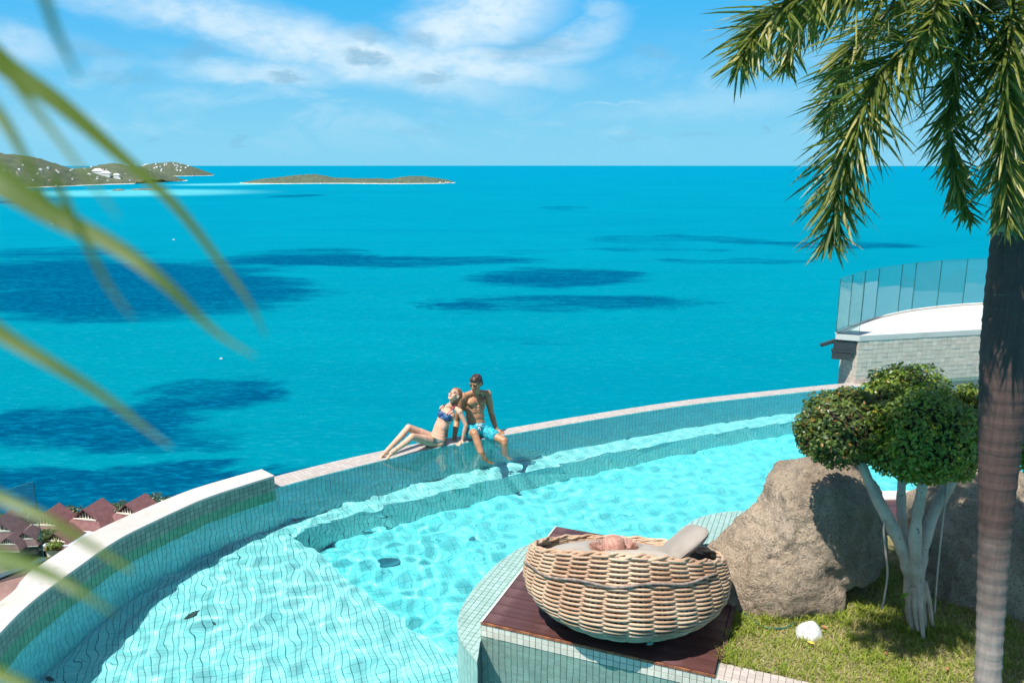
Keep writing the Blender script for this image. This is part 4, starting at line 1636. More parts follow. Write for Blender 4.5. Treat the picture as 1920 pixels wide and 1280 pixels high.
# deck and white coping glimpsed between the boulders
bd = empty('rear_deck', (*at(1712, 965, .1), 0))
tag(bd, 'shaded brown deck strip with white coping seen between the two boulders', 'deck')
p0, p1 = at(1640, 938, .11), at(1790, 936, .11)
q0, q1 = at(1640, 1000, .11), at(1790, 1000, .11)
for k in range(6):
    t0, t1 = k / 6, (k + .96) / 6
    m = MB()
    m.prism([(p0[0] + (q0[0] - p0[0]) * t0, p0[1] + (q0[1] - p0[1]) * t0), (p1[0] + (q1[0] - p1[0]) * t0, p1[1] + (q1[1] - p1[1]) * t0),
             (p1[0] + (q1[0] - p1[0]) * t1, p1[1] + (q1[1] - p1[1]) * t1), (p0[0] + (q0[0] - p0[0]) * t1, p0[1] + (q0[1] - p0[1]) * t1)], .0, .11)
    m.build('plank', M_plank, bd)
c0, c1 = at(1630, 920, .12), at(1800, 918, .12)
m = MB()
m.prism([(p0[0] - .1, p0[1] + .005), (p1[0] + .1, p1[1] + .005), c1, c0], -1.9, .12)
m.build('coping', M_stonecap, bd)
fix_children(bd)

# ================================================================== DAYBED
BC = Vector((1.0, 6.42, 0))
BASE_Z = DK_Z + .002


def prof_r(z):
    """Radius of the basket over height above the deck."""
    return float(np.interp(z, [0, .04, .10, .18, .25, .32, .40, .50, .60, .70, .80, .92], [.46, .575, .69, .80, .858, .878, .868, .832, .788, .742, .695, .640]))


_pz = np.linspace(0, .92, 60)
_pr = np.array([prof_r(z) for z in _pz])
_pl = np.concatenate([[0], np.cumsum(np.hypot(np.diff(_pz), np.diff(_pr)))])


def rim_h(th):
    """The rim is high on the camera side, low towards the sea."""
    s = -math.sin(th + R(8))
    k = .5 + .5 * s
    return .24 + (.835 - .24) * k ** 1.1


def basket(th, t):
    h = rim_h(th)
    l = float(np.interp(h, _pz, _pl)) * t
    z = float(np.interp(l, _pl, _pz))
    return float(np.interp(z, _pz, _pr)), z


def rattan_build(t, b):
    c = t.new('ShaderNodeTexCoord').outputs['Object']
    n = t.noise(c, 3.0, 5, .65)
    n2 = t.noise(c, 40, 3, .6)
    rv = t.new('ShaderNodeObjectInfo').outputs['Random']
    col = t.mix(t.ramp(n.outputs[0], .34, .66), (.55, .39, .26), (.36, .20, .115))
    col = t.mix(t.math('MULTIPLY', rv, .35), col, (.58, .45, .32))
    col = t.mix(t.ramp(n2.outputs[0], .55, .75, 0, .4), col, (.26, .17, .115))
    t.link(col, b.inputs['Base Color'])
    bp = t.new('ShaderNodeBump', {'Strength': .25, 'Distance': .004, 'Height': n2.outputs[0]})
    t.link(bp.outputs[0], b.inputs['Normal'])


M_rattan = mat('weathered rattan', rough=.5, spec=.35, build=rattan_build)
bed = empty('rattan_daybed', (BC.x, BC.y, BASE_Z))
tag(bed, 'big round woven rattan daybed basket on the timber deck', 'daybed')
NS = 28                                                  # stakes
nrow = 58
for k in range(nrow):
    t = (k + .35) / nrow
    pts = []
    seg = NS * 8
    for i in range(seg):
        th = 2 * math.pi * i / seg
        r, z = basket(th, t)
        wv = math.cos(NS * th / 2 + math.pi * (k % 2))
        wv = math.copysign(abs(wv) ** .6, wv)
        jit = .005 * mnoise.noise(Vector((math.cos(th) * 3, math.sin(th) * 3, k * 1.7)))
        rr = r + .0185 * wv + jit
        pts.append((rr * math.cos(th), rr * math.sin(th), z + .018 + jit * 1.5 + .004 * wv))
    m = MB()
    m.tube(pts, .0112, 6, closed=True)
    m.build('strand', M_rattan, bed)
for s in range(NS):
    th = 2 * math.pi * s / NS
    for d_ in (-.022, .022):
        pts = []
        for t in np.linspace(0, .985, 14):
            r, z = basket(th, t)
            pts.append(((r - .004) * math.cos(th + d_ / max(r, .3)), (r - .004) * math.sin(th + d_ / max(r, .3)), z + .012))
        m = MB()
        m.tube(pts, .011, 5)
        m.build('stake', M_rattan, bed)
for k, (dr, dz, ph) in enumerate(((.006, .008, 0), (-.012, .014, 2.1), (-.004, .024, 4.2))):   # the plaited rim
    pts = []
    for i in range(280):
        th = 2 * math.pi * i / 280
        r, z = basket(th, 1.0)
        a = th * 22 + ph
        pts.append(((r + dr + .012 * math.cos(a)) * math.cos(th), (r + dr + .012 * math.cos(a)) * math.sin(th), z + dz + .010 * math.sin(a)))
    m = MB()
    m.tube(pts, .0135, 7, closed=True)
    m.build('rim_strand', M_rattan, bed)
# inner lining so one does not look through the far side, and the floor ring
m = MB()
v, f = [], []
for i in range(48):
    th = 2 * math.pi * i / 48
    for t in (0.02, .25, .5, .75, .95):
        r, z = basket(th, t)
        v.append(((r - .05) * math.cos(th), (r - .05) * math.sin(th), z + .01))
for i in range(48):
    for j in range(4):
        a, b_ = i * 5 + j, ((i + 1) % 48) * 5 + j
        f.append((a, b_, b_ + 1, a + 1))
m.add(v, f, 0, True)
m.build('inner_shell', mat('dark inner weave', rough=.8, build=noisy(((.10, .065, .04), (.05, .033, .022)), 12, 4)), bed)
m = MB()
m.tube([(.46 * math.cos(a), .46 * math.sin(a), .02) for a in np.linspace(0, 2 * math.pi, 60, endpoint=False)], .02, 7, closed=True)
m.build('base_ring', M_rattan, bed)
# rope tied round the basket below the rim
M_rope = mat('grey rope', rough=.8, build=noisy(((.34, .26, .21), (.18, .13, .105)), 30, 4))
rope_path = []
for i in range(260):
    th = R(-178) + R(140) * i / 259
    x = i / 259
    tt = .83 - .055 * math.sin(x * math.pi) + .06 * x + .012 * math.sin(x * 21)
    r, z = basket(th, tt)
    rope_path.append(Vector(((r + .036) * math.cos(th), (r + .036) * math.sin(th), z + .02)))
for ph in (0, 2.09, 4.19):
    pts = []
    for i, p in enumerate(rope_path):
        rad = Vector((p.x, p.y, 0)).normalized()
        a = i * 1.3 + ph
        pts.append(p + rad * .007 * math.cos(a) + Vector((0, 0, .007 * math.sin(a))))
    m = MB()
    m.tube(pts, .0065, 5)
    m.build('rope_ply', M_rope, bed)
th = R(-89) + .12
r, z = basket(th, .24)
m = MB()
m.prism([(.018 * math.cos(a) * 1.6, .018 * math.sin(a)) for a in np.linspace(0, 6.283, 14, endpoint=False)], 0, .005)
o = m.build('round_tag', mat('green metal tag', (.16, .24, .21), .35), bed)
o.matrix_basis = Matrix.Translation(((r + .045) * math.cos(th), (r + .045) * math.sin(th), z + .02)) @ Vector((math.cos(th), math.sin(th), -.35)).to_track_quat('Z', 'Y').to_matrix().to_4x4()


# cushions
def fabric_build(c0, c1):
    def f(t, b):
        c = t.new('ShaderNodeTexCoord').outputs['Object']
        n = t.noise(c, 4, 5, .6)
        n2 = t.noise(c, 260, 2, .6)
        t.link(t.mix(t.ramp(n.outputs[0], .3, .7), c0, c1), b.inputs['Base Color'])
        bp = t.new('ShaderNodeBump', {'Strength': .2, 'Distance': .002, 'Height': n2.outputs[0]})
        bp2 = t.new('ShaderNodeBump', {'Strength': .35, 'Distance': .02, 'Height': n.outputs[0], 'Normal': bp.outputs[0]})
        t.link(bp2.outputs[0], b.inputs['Normal'])
    return f


M_cush = mat('taupe outdoor fabric', rough=.9, spec=.15, build=fabric_build((.33, .29, .25), (.39, .35, .30)))
M_cush2 = mat('darker taupe fabric', rough=.9, spec=.15, build=fabric_build((.27, .235, .20), (.33, .29, .25)))


def pad(rx, ry, rz, n=3.2, nu=40, nv=16, seed=0, pz=2.2):
    """Soft pad: superellipsoid with slack in the surface."""
    V, Fq = [], []
    for j in range(nv + 1):
        v = -math.pi / 2 + math.pi * j / nv
        for i in range(nu):
            u = 2 * math.pi * i / nu
            sg = lambda c, e: math.copysign(abs(c) ** e, c)
            cv, sv = sg(math.cos(v), 2 / pz), sg(math.sin(v), 2 / pz)
            p = Vector((rx * cv * sg(math.cos(u), 2 / n), ry * cv * sg(math.sin(u), 2 / n), rz * sv))
            p *= 1 + .05 * mnoise.noise(p * 5 + Vector((seed, 0, 0)))
            V.append(tuple(p))
    for j in range(nv):
        for i in range(nu):
            a, b_ = j * nu + i, j * nu + (i + 1) % nu
            Fq.append((a, b_, b_ + nu, a + nu))
    return V, Fq


def place_pad(name, c, rot, dims, n, m_, label, cat, seed=0, pz=2.2):
    e = empty(name, c)
    e.rotation_euler = rot
    tag(e, label, cat)
    V, Fq = pad(*dims, n, seed=seed, pz=pz)
    mm = MB()
    mm.add(V, Fq, 0, True)
    mm.build('cover', m_, e)
    seam = []
    for i in range(64):
        u = 2 * math.pi * i / 64
        sg = lambda cc, ee: math.copysign(abs(cc) ** ee, cc)
        seam.append((dims[0] * 1.0 * sg(math.cos(u), 2 / n), dims[1] * 1.0 * sg(math.sin(u), 2 / n), 0))
    mm = MB()
    mm.tube(seam, .006, 5, closed=True)
    mm.build('piping', m_, e)
    return e


place_pad('seat_cushion', (BC.x - .02, BC.y + .10, .50), (R(-13), R(3), 0), (.70, .62, .11), 2.1, M_cush,
          'large round taupe seat cushion inside the rattan daybed', 'cushion', 2, 3.2)
place_pad('back_cushion', (BC.x - .02, BC.y - .44, .715), (R(56), 0, 0), (.42, .18, .07), 3.0, M_cush,
          'taupe back cushion leaning inside the high side of the daybed', 'cushion', 5)
place_pad('throw_pillow', (BC.x + .52, BC.y + .16, .66), (R(-22), R(-34), R(18)), (.25, .27, .07), 4.0, M_cush2,
          'square grey pillow propped against the right rim of the daybed', 'pillow', 8)

# straw hat with a frayed brim, lying on the cushion
hx, hy, hz = BC.x - .105, BC.y + .02, .690
hat = empty('straw_hat', (hx, hy, hz))
hat.rotation_euler = (R(-12), R(2), .3)
tag(hat, 'pinkish straw hat with a frayed brim lying on the daybed cushion', 'hat')
M_straw = mat('pink straw', rough=.7, build=noisy(((.48, .27, .20), (.34, .16, .12)), 30, 4, .5, 140, dist=.004))
M_fringe = mat('frayed straw', rough=.7, build=leaf_build((.46, .26, .22), (.60, .40, .34), (.25, .07, .06), .1))
m = MB()
prof = [(.105, .012), (.10, .05), (.092, .085), (.07, .108), (.035, .118), (.001, .119)]
v, f = [], []
for r, z in prof:
    for i in range(28):
        a = 2 * math.pi * i / 28
        v.append((r * math.cos(a), r * math.sin(a), z))
for j in range(len(prof) - 1):
    for i in range(28):
        f.append((j * 28 + i, j * 28 + (i + 1) % 28, (j + 1) * 28 + (i + 1) % 28, (j + 1) * 28 + i))
m.add(v, f, 0, True)
m.build('crown', M_straw, hat)
m = MB()
v, f = [], []
for j, r in enumerate((.10, .15, .19, .215)):
    for i in range(36):
        a = 2 * math.pi * i / 36
        v.append((r * math.cos(a), r * math.sin(a), .012 + .012 * math.sin(3 * a) * j / 3 + .006 * j))
for j in range(3):
    for i in range(36):
        f.append((j * 36 + i, (j + 1) * 36 + i, (j + 1) * 36 + (i + 1) % 36, j * 36 + (i + 1) % 36))
m.add(v, f, 0, True)
m.build('brim', M_straw, hat)
g = np.random.default_rng(4)
V, Fl = [], []
for i in range(900):
    a = g.uniform(0, 6.283)
    r0_ = g.uniform(.14, .215)
    L = g.uniform(.03, .075)
    d = np.array((math.cos(a + g.normal(0, .5)), math.sin(a + g.normal(0, .5)), g.uniform(.1, 1.0)))
    d /= np.linalg.norm(d)
    p = np.array((r0_ * math.cos(a), r0_ * math.sin(a), .02))
    s = np.cross(d, (0.3, .2, 1))
    s = s / np.linalg.norm(s) * .0022
    o_ = len(V)
    V += [p - s, p + s, p + d * L + s * .4, p + d * L - s * .4]
    Fl.append((o_, o_ + 1, o_ + 2, o_ + 3))
o = obj_np('fringe', np.array(V), np.array(Fl), M_fringe, hat)
o['kind'] = 'stuff'

# ================================================================== PLANTS ON THE LAWN
# ---- topiary bush with white stems
sb = empty('topiary_bush', (*at(1724, 1172, LZ), LZ))
tag(sb, 'clipped cloud topiary bush with smooth white stems beside the boulder', 'bush')
M_stem = mat('white grey bark', rough=.7, build=noisy(((.54, .425, .335), (.40, .30, .23)), 5, 6, .3, 30, second=(22, (.17, .13, .10), .60, .72), dist=.012))


def path(pp):
    return [on_y(*p) for p in pp]


stems = [
    ([(1716, 1172, 6.2), (1712, 1110, 6.2), (1703, 1050, 6.2), (1672, 985, 6.2), (1640, 925, 6.22), (1612, 862, 6.25), (1590, 810, 6.3)], [.075, .075, .07, .056, .046, .036, .02]),
    ([(1712, 1060, 6.22), (1695, 1010, 6.3), (1690, 950, 6.35), (1692, 880, 6.4), (1700, 780, 6.45)], [.05, .04, .035, .03, .02]),
    ([(1725, 1175, 6.18), (1722, 1100, 6.15), (1716, 1040, 6.12), (1718, 980, 6.1), (1728, 920, 6.05), (1740, 840, 6.0)], [.06, .06, .055, .045, .038, .02]),
    ([(1722, 1080, 6.2), (1732, 1020, 6.25), (1752, 960, 6.3), (1782, 905, 6.35), (1830, 840, 6.4)], [.05, .05, .046, .045, .02])]
for p, r in stems:
    m = MB()
    pp = smooth_curve([tuple(q) for q in path(p)], .04)
    rr = np.interp(np.linspace(0, 1, len(pp)), np.linspace(0, 1, len(r)), r)
    rr = [a * (1 + .20 * mnoise.noise(Vector(q) * 11) + .12 * mnoise.noise(Vector(q) * 31)) for a, q in zip(rr, pp)]
    m.tube([tuple(q) for q in pp], [float(a) for a in rr], 12)
    m.build('stem', M_stem, sb)
for p in ([(1708, 1100, 6.16), (1706, 1140, 6.13), (1709, 1180, 6.10)], [(1722, 1090, 6.12), (1726, 1140, 6.05), (1731, 1195, 5.98)], [(1732, 1090, 6.14), (1742, 1130, 6.12), (1748, 1172, 6.12)],
          [(1715, 1100, 6.12), (1717, 1150, 6.06), (1722, 1182, 6.02)]):
    m = MB()
    pp = smooth_curve([tuple(q) for q in path(p)], .04)
    m.tube([tuple(q) for q in pp], list(np.linspace(.032, .016, len(pp))), 8)
    m.build('prop_root', M_stem, sb)
M_topi = mat('small glossy bush leaves', rough=.35, spec=.5, build=leaf_build((.060, .115, .010), (.26, .36, .040), (.42, .30, .05), .30))
M_topi2 = mat('browned shaded bush leaves', rough=.4, spec=.5, build=leaf_build((.035, .062, .012), (.115, .165, .026), (.27, .12, .02), .24))  # browned leaves; palm shade on the left crown is put into the colour


def PXR(px, py, rx, ry, Y):
    c = on_y(px, py, Y)
    d = project(c)[2]
    return (tuple(c), (rx * d / F_PX, .95 * rx * d / F_PX, ry * d / F_PX))


crowns = [([PXR(1580, 802, 84, 72, 6.25), PXR(1540, 815, 46, 48, 6.2), PXR(1625, 815, 50, 56, 6.2), PXR(1590, 770, 64, 44, 6.35)], 8500, M_topi2, 21),
          ([PXR(1705, 752, 84, 70, 6.62), PXR(1655, 765, 60, 50, 6.5), PXR(1690, 730, 60, 46, 6.7)], 6500, M_topi, 22),
          ([PXR(1735, 815, 96, 92, 5.98), PXR(1690, 840, 60, 60, 6.0), PXR(1775, 840, 64, 62, 6.02), PXR(1748, 868, 46, 40, 5.95)], 12000, M_topi, 23),
          ([PXR(1862, 800, 82, 88, 6.45), PXR(1915, 810, 60, 70, 6.3), PXR(1825, 775, 50, 56, 6.5)], 7500, M_topi, 24)]
for lobes, n, m_, sd_ in crowns:
    V, Fq = leaf_cloud(lobes, n, .0205, sd_, .68, .62, .12, up=.45)
    o = obj_np('crown', V, Fq, m_, sb)
    o['kind'] = 'stuff'
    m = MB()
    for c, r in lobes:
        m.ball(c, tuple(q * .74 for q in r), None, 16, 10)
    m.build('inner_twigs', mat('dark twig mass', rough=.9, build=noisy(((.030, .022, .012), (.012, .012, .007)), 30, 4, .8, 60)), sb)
    g = np.random.default_rng(sd_)
    m = MB()
    for i in range(70 if m_ is M_topi2 else 24):                                # bare twigs poking out
        c, r = lobes[i % len(lobes)]
        d = Vector(g.normal(size=3)).normalized()
        if d.y > .3:
            d.y = -d.y
        p = Vector(c) + Vector((d.x * r[0], d.y * r[1], d.z * r[2])) * .85
        q = Vector(c) + Vector((d.x * r[0], d.y * r[1], d.z * r[2])) * g.uniform(1.02, 1.16)
        m.tube([p, (p + q) / 2 + Vector(g.normal(size=3)) * .008, q], [.003, .0025, .0015], 4)
    o = m.build('bare_twigs', mat('red brown twig', (.16, .07, .04), .8), sb)
    o['kind'] = 'stuff'
fix_children(sb)
for pts_, lab in (([(1662, 968, 6.19), (1657, 990, 6.13), (1660, 1030, 6.12), (1664, 1075, 6.1), (1657, 1125, 6.08), (1653, 1140, 6.05)], 'thin pale hanging root left of the white stems'),
                  ([(1782, 880, 6.32), (1773, 930, 6.28), (1764, 1010, 6.25), (1757, 1080, 6.2), (1752, 1150, 6.15)], 'thin straight pale root right of the white stems')):
    m = MB()
    pp = smooth_curve([tuple(q) for q in path(pts_)], .03)
    m.tube([tuple(q) for q in pp], .0085, 6)
    tag(m.build('hanging_root', M_stem), lab, 'root')

# ---- green shoot by the stems
sh = empty('green_shoot', tuple(on_y(1690, 1150, 6.08)))
tag(sh, 'small shoot with two bright green leaves in front of the white stems', 'plant')
M_shoot = mat('fresh leaf', rough=.4, build=leaf_build((.20, .34, .02), (.26, .40, .03), (.24, .38, .03), .3))
o_ = Vector(sh.location)
m = MB()
m.tube([Vector((0, 0, -.03)), Vector((.01, 0, .08)), on_y(1694, 1112, 6.05) - o_], [.004, .003, .002], 5)
m.build('stalk', mat('shoot stalk', (.12, .16, .05), .6), sh)
for a, b_ in (((1694, 1112), (1668, 1114)), ((1694, 1112), (1697, 1119))):
    p, q = on_y(*a, 6.05) - o_, on_y(*b_, 5.99) - o_
    d = q - p
    s_ = Vector((0, -.3, 1)).cross(d).normalized() * .035 + Vector((0, 0, .028))
    m = MB()
    m.add([p, p + d * .35 + s_, p + d * .75 + s_ * .8, q, p + d * .75 - s_ * .8, p + d * .35 - s_], [(0, 1, 2, 3), (0, 3, 4, 5)], 0, True)
    m.build('leaf', M_shoot, sh)

# ---- palm
palm = empty('palm_tree', (3.36, 4.9, LZ))
tag(palm, 'tall palm with ringed grey brown trunk and drooping fronds at the right', 'palm tree')


def trunk_build(t, b):
    c = t.new('ShaderNodeTexCoord').outputs['Object']
    st = t.new('ShaderNodeVectorMath', {0: c, 1: (14, 14, 1.1)}, operation='MULTIPLY')
    n = t.noise(st.outputs[0], 3.0, 6, .7)
    st2 = t.new('ShaderNodeVectorMath', {0: c, 1: (2, 2, 30)}, operation='MULTIPLY')
    n2 = t.noise(st2.outputs[0], 1.4, 5, .65)
    n3 = t.noise(c, 2.2, 5, .6)
    h = t.new('ShaderNodeSeparateXYZ', {0: c}).outputs[2]
    hh = t.math('ADD', h, t.math('MULTIPLY', t.math('SUBTRACT', n3.outputs[0], .5), 1.4))
    frond_shade = t.ramp(hh, .55, 1.7)                          # frond shade put into the bark colour, darker up the trunk
    low = t.mix(t.ramp(n.outputs[0], .22, .78), (.24, .185, .155), (.36, .295, .255))
    high = t.mix(t.ramp(n.outputs[0], .22, .78), (.068, .040, .034), (.115, .072, .058))
    col = t.mix(frond_shade, low, high)
    col = t.mix(t.ramp(n2.outputs[0], .60, .70, 0, .5), col, (.06, .035, .03))
    col = t.mix(t.ramp(n2.outputs[0], .38, .30, 0, .22), col, (.40, .33, .28))
    t.link(col, b.inputs['Base Color'])
    bp = t.new('ShaderNodeBump', {'Strength': .45, 'Distance': .008, 'Height': t.math('ADD', n.outputs[0], n2.outputs[0])})
    t.link(bp.outputs[0], b.inputs['Normal'])


def trunk_c(z):
    return (3.36 - .05 * z + .004 * z * z, 4.9 + .075 * z)


m = MB()
zs = list(np.arange(-.15, 3.62, .022))
pts, rad = [], []
rings = np.cumsum(np.concatenate([[0], np.random.default_rng(8).uniform(.075, .14, 60)])) - .1
for z in zs:
    r = float(np.interp(z, [-.15, .0, .25, .8, 1.6, 2.3, 2.8, 3.2, 3.6], [.120, .100, .083, .084, .102, .134, .148, .140, .122]))
    d = np.abs(rings - z).min()
    r += .0045 * math.exp(-(d / .014) ** 2) - .002 * math.exp(-((d - .03) / .016) ** 2)
    x, y = trunk_c(z)
    pts.append((x, y, z))
    rad.append(r)
m.tube(pts, rad, 28)
m.build('trunk', mat('ringed palm bark', rough=.75, spec=.25, build=trunk_build), palm)
m = MB()
zs = np.linspace(3.55, 5.0, 14)
m.tube([(*trunk_c(z), z) for z in zs], [float(np.interp(z, [3.55, 3.7, 4.3, 5.0], [.126, .135, .11, .06])) for z in zs], 20)
m.build('crownshaft', mat('waxy crownshaft', rough=.5, build=noisy(((.24, .26, .15), (.15, .18, .09)), 3, 5)), palm)
M_palm = mat('palm leaflets', rough=.38, spec=.5, build=leaf_build((.055, .085, .013), (.190, .210, .042), (.48, .42, .15), .36))
M_rach = mat('frond stalk', rough=.55, build=noisy(((.15, .16, .05), (.20, .15, .07)), 6, 4))


def frond(pp, seed, L0=.36, per=4, step=.016, start=.10, parent=palm, droop=.42):
    P = smooth_curve([tuple(on_y(*p)) for p in pp], step)
    n = len(P)
    T = np.gradient(P, axis=0)
    T /= np.linalg.norm(T, axis=1)[:, None]
    m = MB()
    m.tube([tuple(q) for q in P[::3]], list(np.linspace(.020, .004, len(P[::3]))), 7)
    fr_ = m.build('frond', M_rach, parent)
    g = np.random.default_rng(seed)
    Vs, Fs = [], []
    cnt_ = 0
    for i in range(int(n * start), n):
        s = i / (n - 1)
        prof_ = math.sin(math.pi * min(1, .22 + .70 * s)) ** .7
        t = T[i]
        up = np.array((0, 0, 1.0))
        a = np.cross(t, up)
        if np.linalg.norm(a) < .15:
            a = np.array((1.0, 0, 0)) - t * t[0]
        a /= np.linalg.norm(a)
        b_ = np.cross(a, t)
        for k in range(per):
            if g.uniform() < .18:
                continue
            ang = (k + .5) / per * 2 * math.pi + g.normal(0, .8)
            o_ = a * math.cos(ang) + b_ * math.sin(ang) * .75
            d = o_ * .82 + t * g.uniform(.35, 1.15) + g.normal(0, .10, 3)
            d /= np.linalg.norm(d)
            L = L0 * prof_ * g.uniform(.65, 1.25)
            wd_ = g.uniform(.006, .0115)
            ns = 4
            p = P[i].copy()
            sdv = np.cross(d, up + g.normal(0, .5, 3))
            sdv /= np.linalg.norm(sdv)
            base_i = cnt_
            for q in range(ns + 1):
                f_ = q / ns
                wq = wd_ * (math.sin(math.pi * min(1, .18 + .80 * f_)) ** .8) * (1 if q < ns else .25)
                nrm = np.cross(sdv, d)
                Vs += [p - sdv * wq - nrm * wq * .35, p, p + sdv * wq - nrm * wq * .35]
                cnt_ += 3
                d = d + np.array((0, 0, -1.0)) * droop * (.25 + f_ * .6) / ns
                d /= np.linalg.norm(d)
                p = p + d * L / ns
            for q in range(ns):
                for c in (0, 1):
                    o2 = base_i + q * 3 + c
                    Fs.append((o2, o2 + 1, o2 + 4, o2 + 3))
    o = obj_np('leaflets', np.array(Vs), np.array(Fs), M_palm, fr_, smooth=False)
    o['kind'] = 'stuff'
    return fr_


fronds = [([(1905, -10, 5.15), (1800, 30, 5.0), (1720, 72, 4.85), (1650, 140, 4.75), (1602, 250, 4.7), (1572, 350, 4.7), (1558, 452, 4.7)], .42, 5),
          ([(1890, -50, 5.2), (1750, -75, 5.0), (1600, -45, 4.8), (1480, 5, 4.65), (1415, 62, 4.6), (1385, 118, 4.55)], .44, 5),
          ([(1895, 5, 5.2), (1845, 30, 5.1), (1800, 110, 5.0), (1782, 230, 4.95), (1792, 330, 4.95), (1818, 408, 4.95)], .26, 5),
          ([(1900, -20, 5.2), (1896, 40, 4.9), (1882, 160, 4.75), (1885, 290, 4.7), (1890, 420, 4.7)], .34, 5),
          ([(1910, -30, 5.2), (1960, 40, 5.0), (1985, 200, 4.9), (1965, 390, 4.9)], .36, 5),
          ([(1890, -30, 5.25), (1780, -25, 5.3), (1690, 5, 5.4), (1610, 70, 5.5), (1565, 170, 5.5), (1550, 230, 5.5)], .36, 4),
          ([(1890, -60, 5.3), (1760, -130, 5.6), (1640, -100, 5.8), (1540, -30, 5.9), (1490, 60, 5.95), (1470, 130, 5.95)], .38, 4),
          ([(1915, -20, 5.2), (1925, 80, 5.45), (1910, 230, 5.55), (1905, 370, 5.55)], .34, 4),
          ([(1900, -40, 5.2), (1830, -60, 4.8), (1770, -20, 4.5), (1740, 60, 4.35)], .30, 4)]
for k, (pp, L0, per) in enumerate(fronds):
    frond(pp, 40 + k, L0 * 1.12, per + 1)
fix_children(palm)

# ---- grass
def lawn_blades(n, seed):
    g = np.random.default_rng(seed)
    # sample over what the camera can see of the lawn, thinner further back
    x = g.uniform(1.3, 6.2, n * 3)
    y = g.uniform(4.2, 7.4, n * 3)
    k = in_poly(x, y, lawn_poly)
    x, y = x[k][:n], y[k][:n]
    n = len(x)
    dn = np.array([mnoise.noise(Vector((a * 3.2, b_ * 3.2, 0))) + .6 * mnoise.noise(Vector((a * 9, b_ * 9, 4))) for a, b_ in zip(x, y)])
    L = (.040 + .035 * g.uniform(0, 1, n)) * (1 + .55 * np.clip(dn, -.8, 1))
    straw = g.uniform(0, 1, n) < np.clip(.34 - .5 * dn, .05, .8)
    az_ = g.uniform(0, 6.283, n)
    lean = g.uniform(.15, .9, n) + straw * .5
    dv_ = np.stack([np.cos(az_) * lean, np.sin(az_) * lean, np.ones(n)], 1)
    dv_ /= np.linalg.norm(dv_, axis=1)[:, None]
    sv = np.stack([-np.sin(az_), np.cos(az_), np.zeros(n)], 1) * (.0022 + .0022 * g.uniform(0, 1, n))[:, None]
    p = np.stack([x, y, np.full(n, LZ - .004)], 1)
    mid = p + dv_ * (L * .55)[:, None]
    tipd = dv_ + np.stack([np.cos(az_) * .7, np.sin(az_) * .7, -.45 * np.ones(n)], 1)
    tipd /= np.linalg.norm(tipd, axis=1)[:, None]
    tip = mid + tipd * (L * .5)[:, None]
    V = np.stack([p - sv, p + sv, mid + sv * .8, mid - sv * .8, tip + sv * .15, tip - sv * .15], 1)
    o6 = np.arange(n) * 6
    Fq = np.concatenate([np.stack([o6, o6 + 1, o6 + 2, o6 + 3], 1), np.stack([o6 + 3, o6 + 2, o6 + 4, o6 + 5], 1)])
    mi = np.concatenate([straw, straw]).astype(int)
    return V.reshape(-1, 3), Fq, mi


M_grass = mat('green grass blades', rough=.5, build=leaf_build((.135, .205, .018), (.30, .36, .035), (.45, .40, .09), .3))
M_dry = mat('dry grass blades', rough=.6, build=leaf_build((.36, .30, .13), (.48, .40, .20), (.26, .16, .08), .25))
V, Fq, mi = lawn_blades(60000, 5)
go = obj_np('grass', V, Fq, [M_grass, M_dry], mi=mi)
tag(go, 'short patchy green and straw coloured lawn grass', 'grass', kind='stuff')
# longer tufts at the foot of the boulder, deck and stems
g = np.random.default_rng(12)
tuft_px = [(1385, 1165), (1400, 1190), (1370, 1200), (1455, 1165), (1480, 1162), (1505, 1165), (1560, 1160), (1590, 1172), (1640, 1160), (1600, 1200), (1660, 1175),
           (1690, 1180), (1705, 1190), (1735, 1192), (1755, 1185), (1780, 1180), (1365, 1225), (1358, 1240), (1530, 1172), (1430, 1168), (1620, 1150), (1810, 1200)]
Vs, Fs = [], []
for px, py in tuft_px:
    tx, ty = at(px, py, LZ)
    for i in range(45):
        p = np.array((tx + g.normal(0, .035), ty + g.normal(0, .03), LZ - .01))
        a = g.uniform(0, 6.283)
        ln = g.uniform(.1, .6)
        L = g.uniform(.06, .14)
        d = np.array((math.cos(a) * ln, math.sin(a) * ln, 1))
        d /= np.linalg.norm(d)
        s_ = np.array((-math.sin(a), math.cos(a), 0)) * .0028
        q = p + d * L * .6
        d2 = d + np.array((math.cos(a) * .6, math.sin(a) * .6, -.5))
        d2 /= np.linalg.norm(d2)
        r_ = q + d2 * L * .5
        b_ = len(Vs)
        Vs += [p - s_, p + s_, q + s_, q - s_, r_ + s_ * .1, r_ - s_ * .1]
        Fs += [(b_, b_ + 1, b_ + 2, b_ + 3), (b_ + 3, b_ + 2, b_ + 4, b_ + 5)]
tag(obj_np('grass_tufts', np.array(Vs), np.array(Fs), M_grass), 'longer green grass tufts at the foot of boulder and stems', 'grass', kind='stuff')

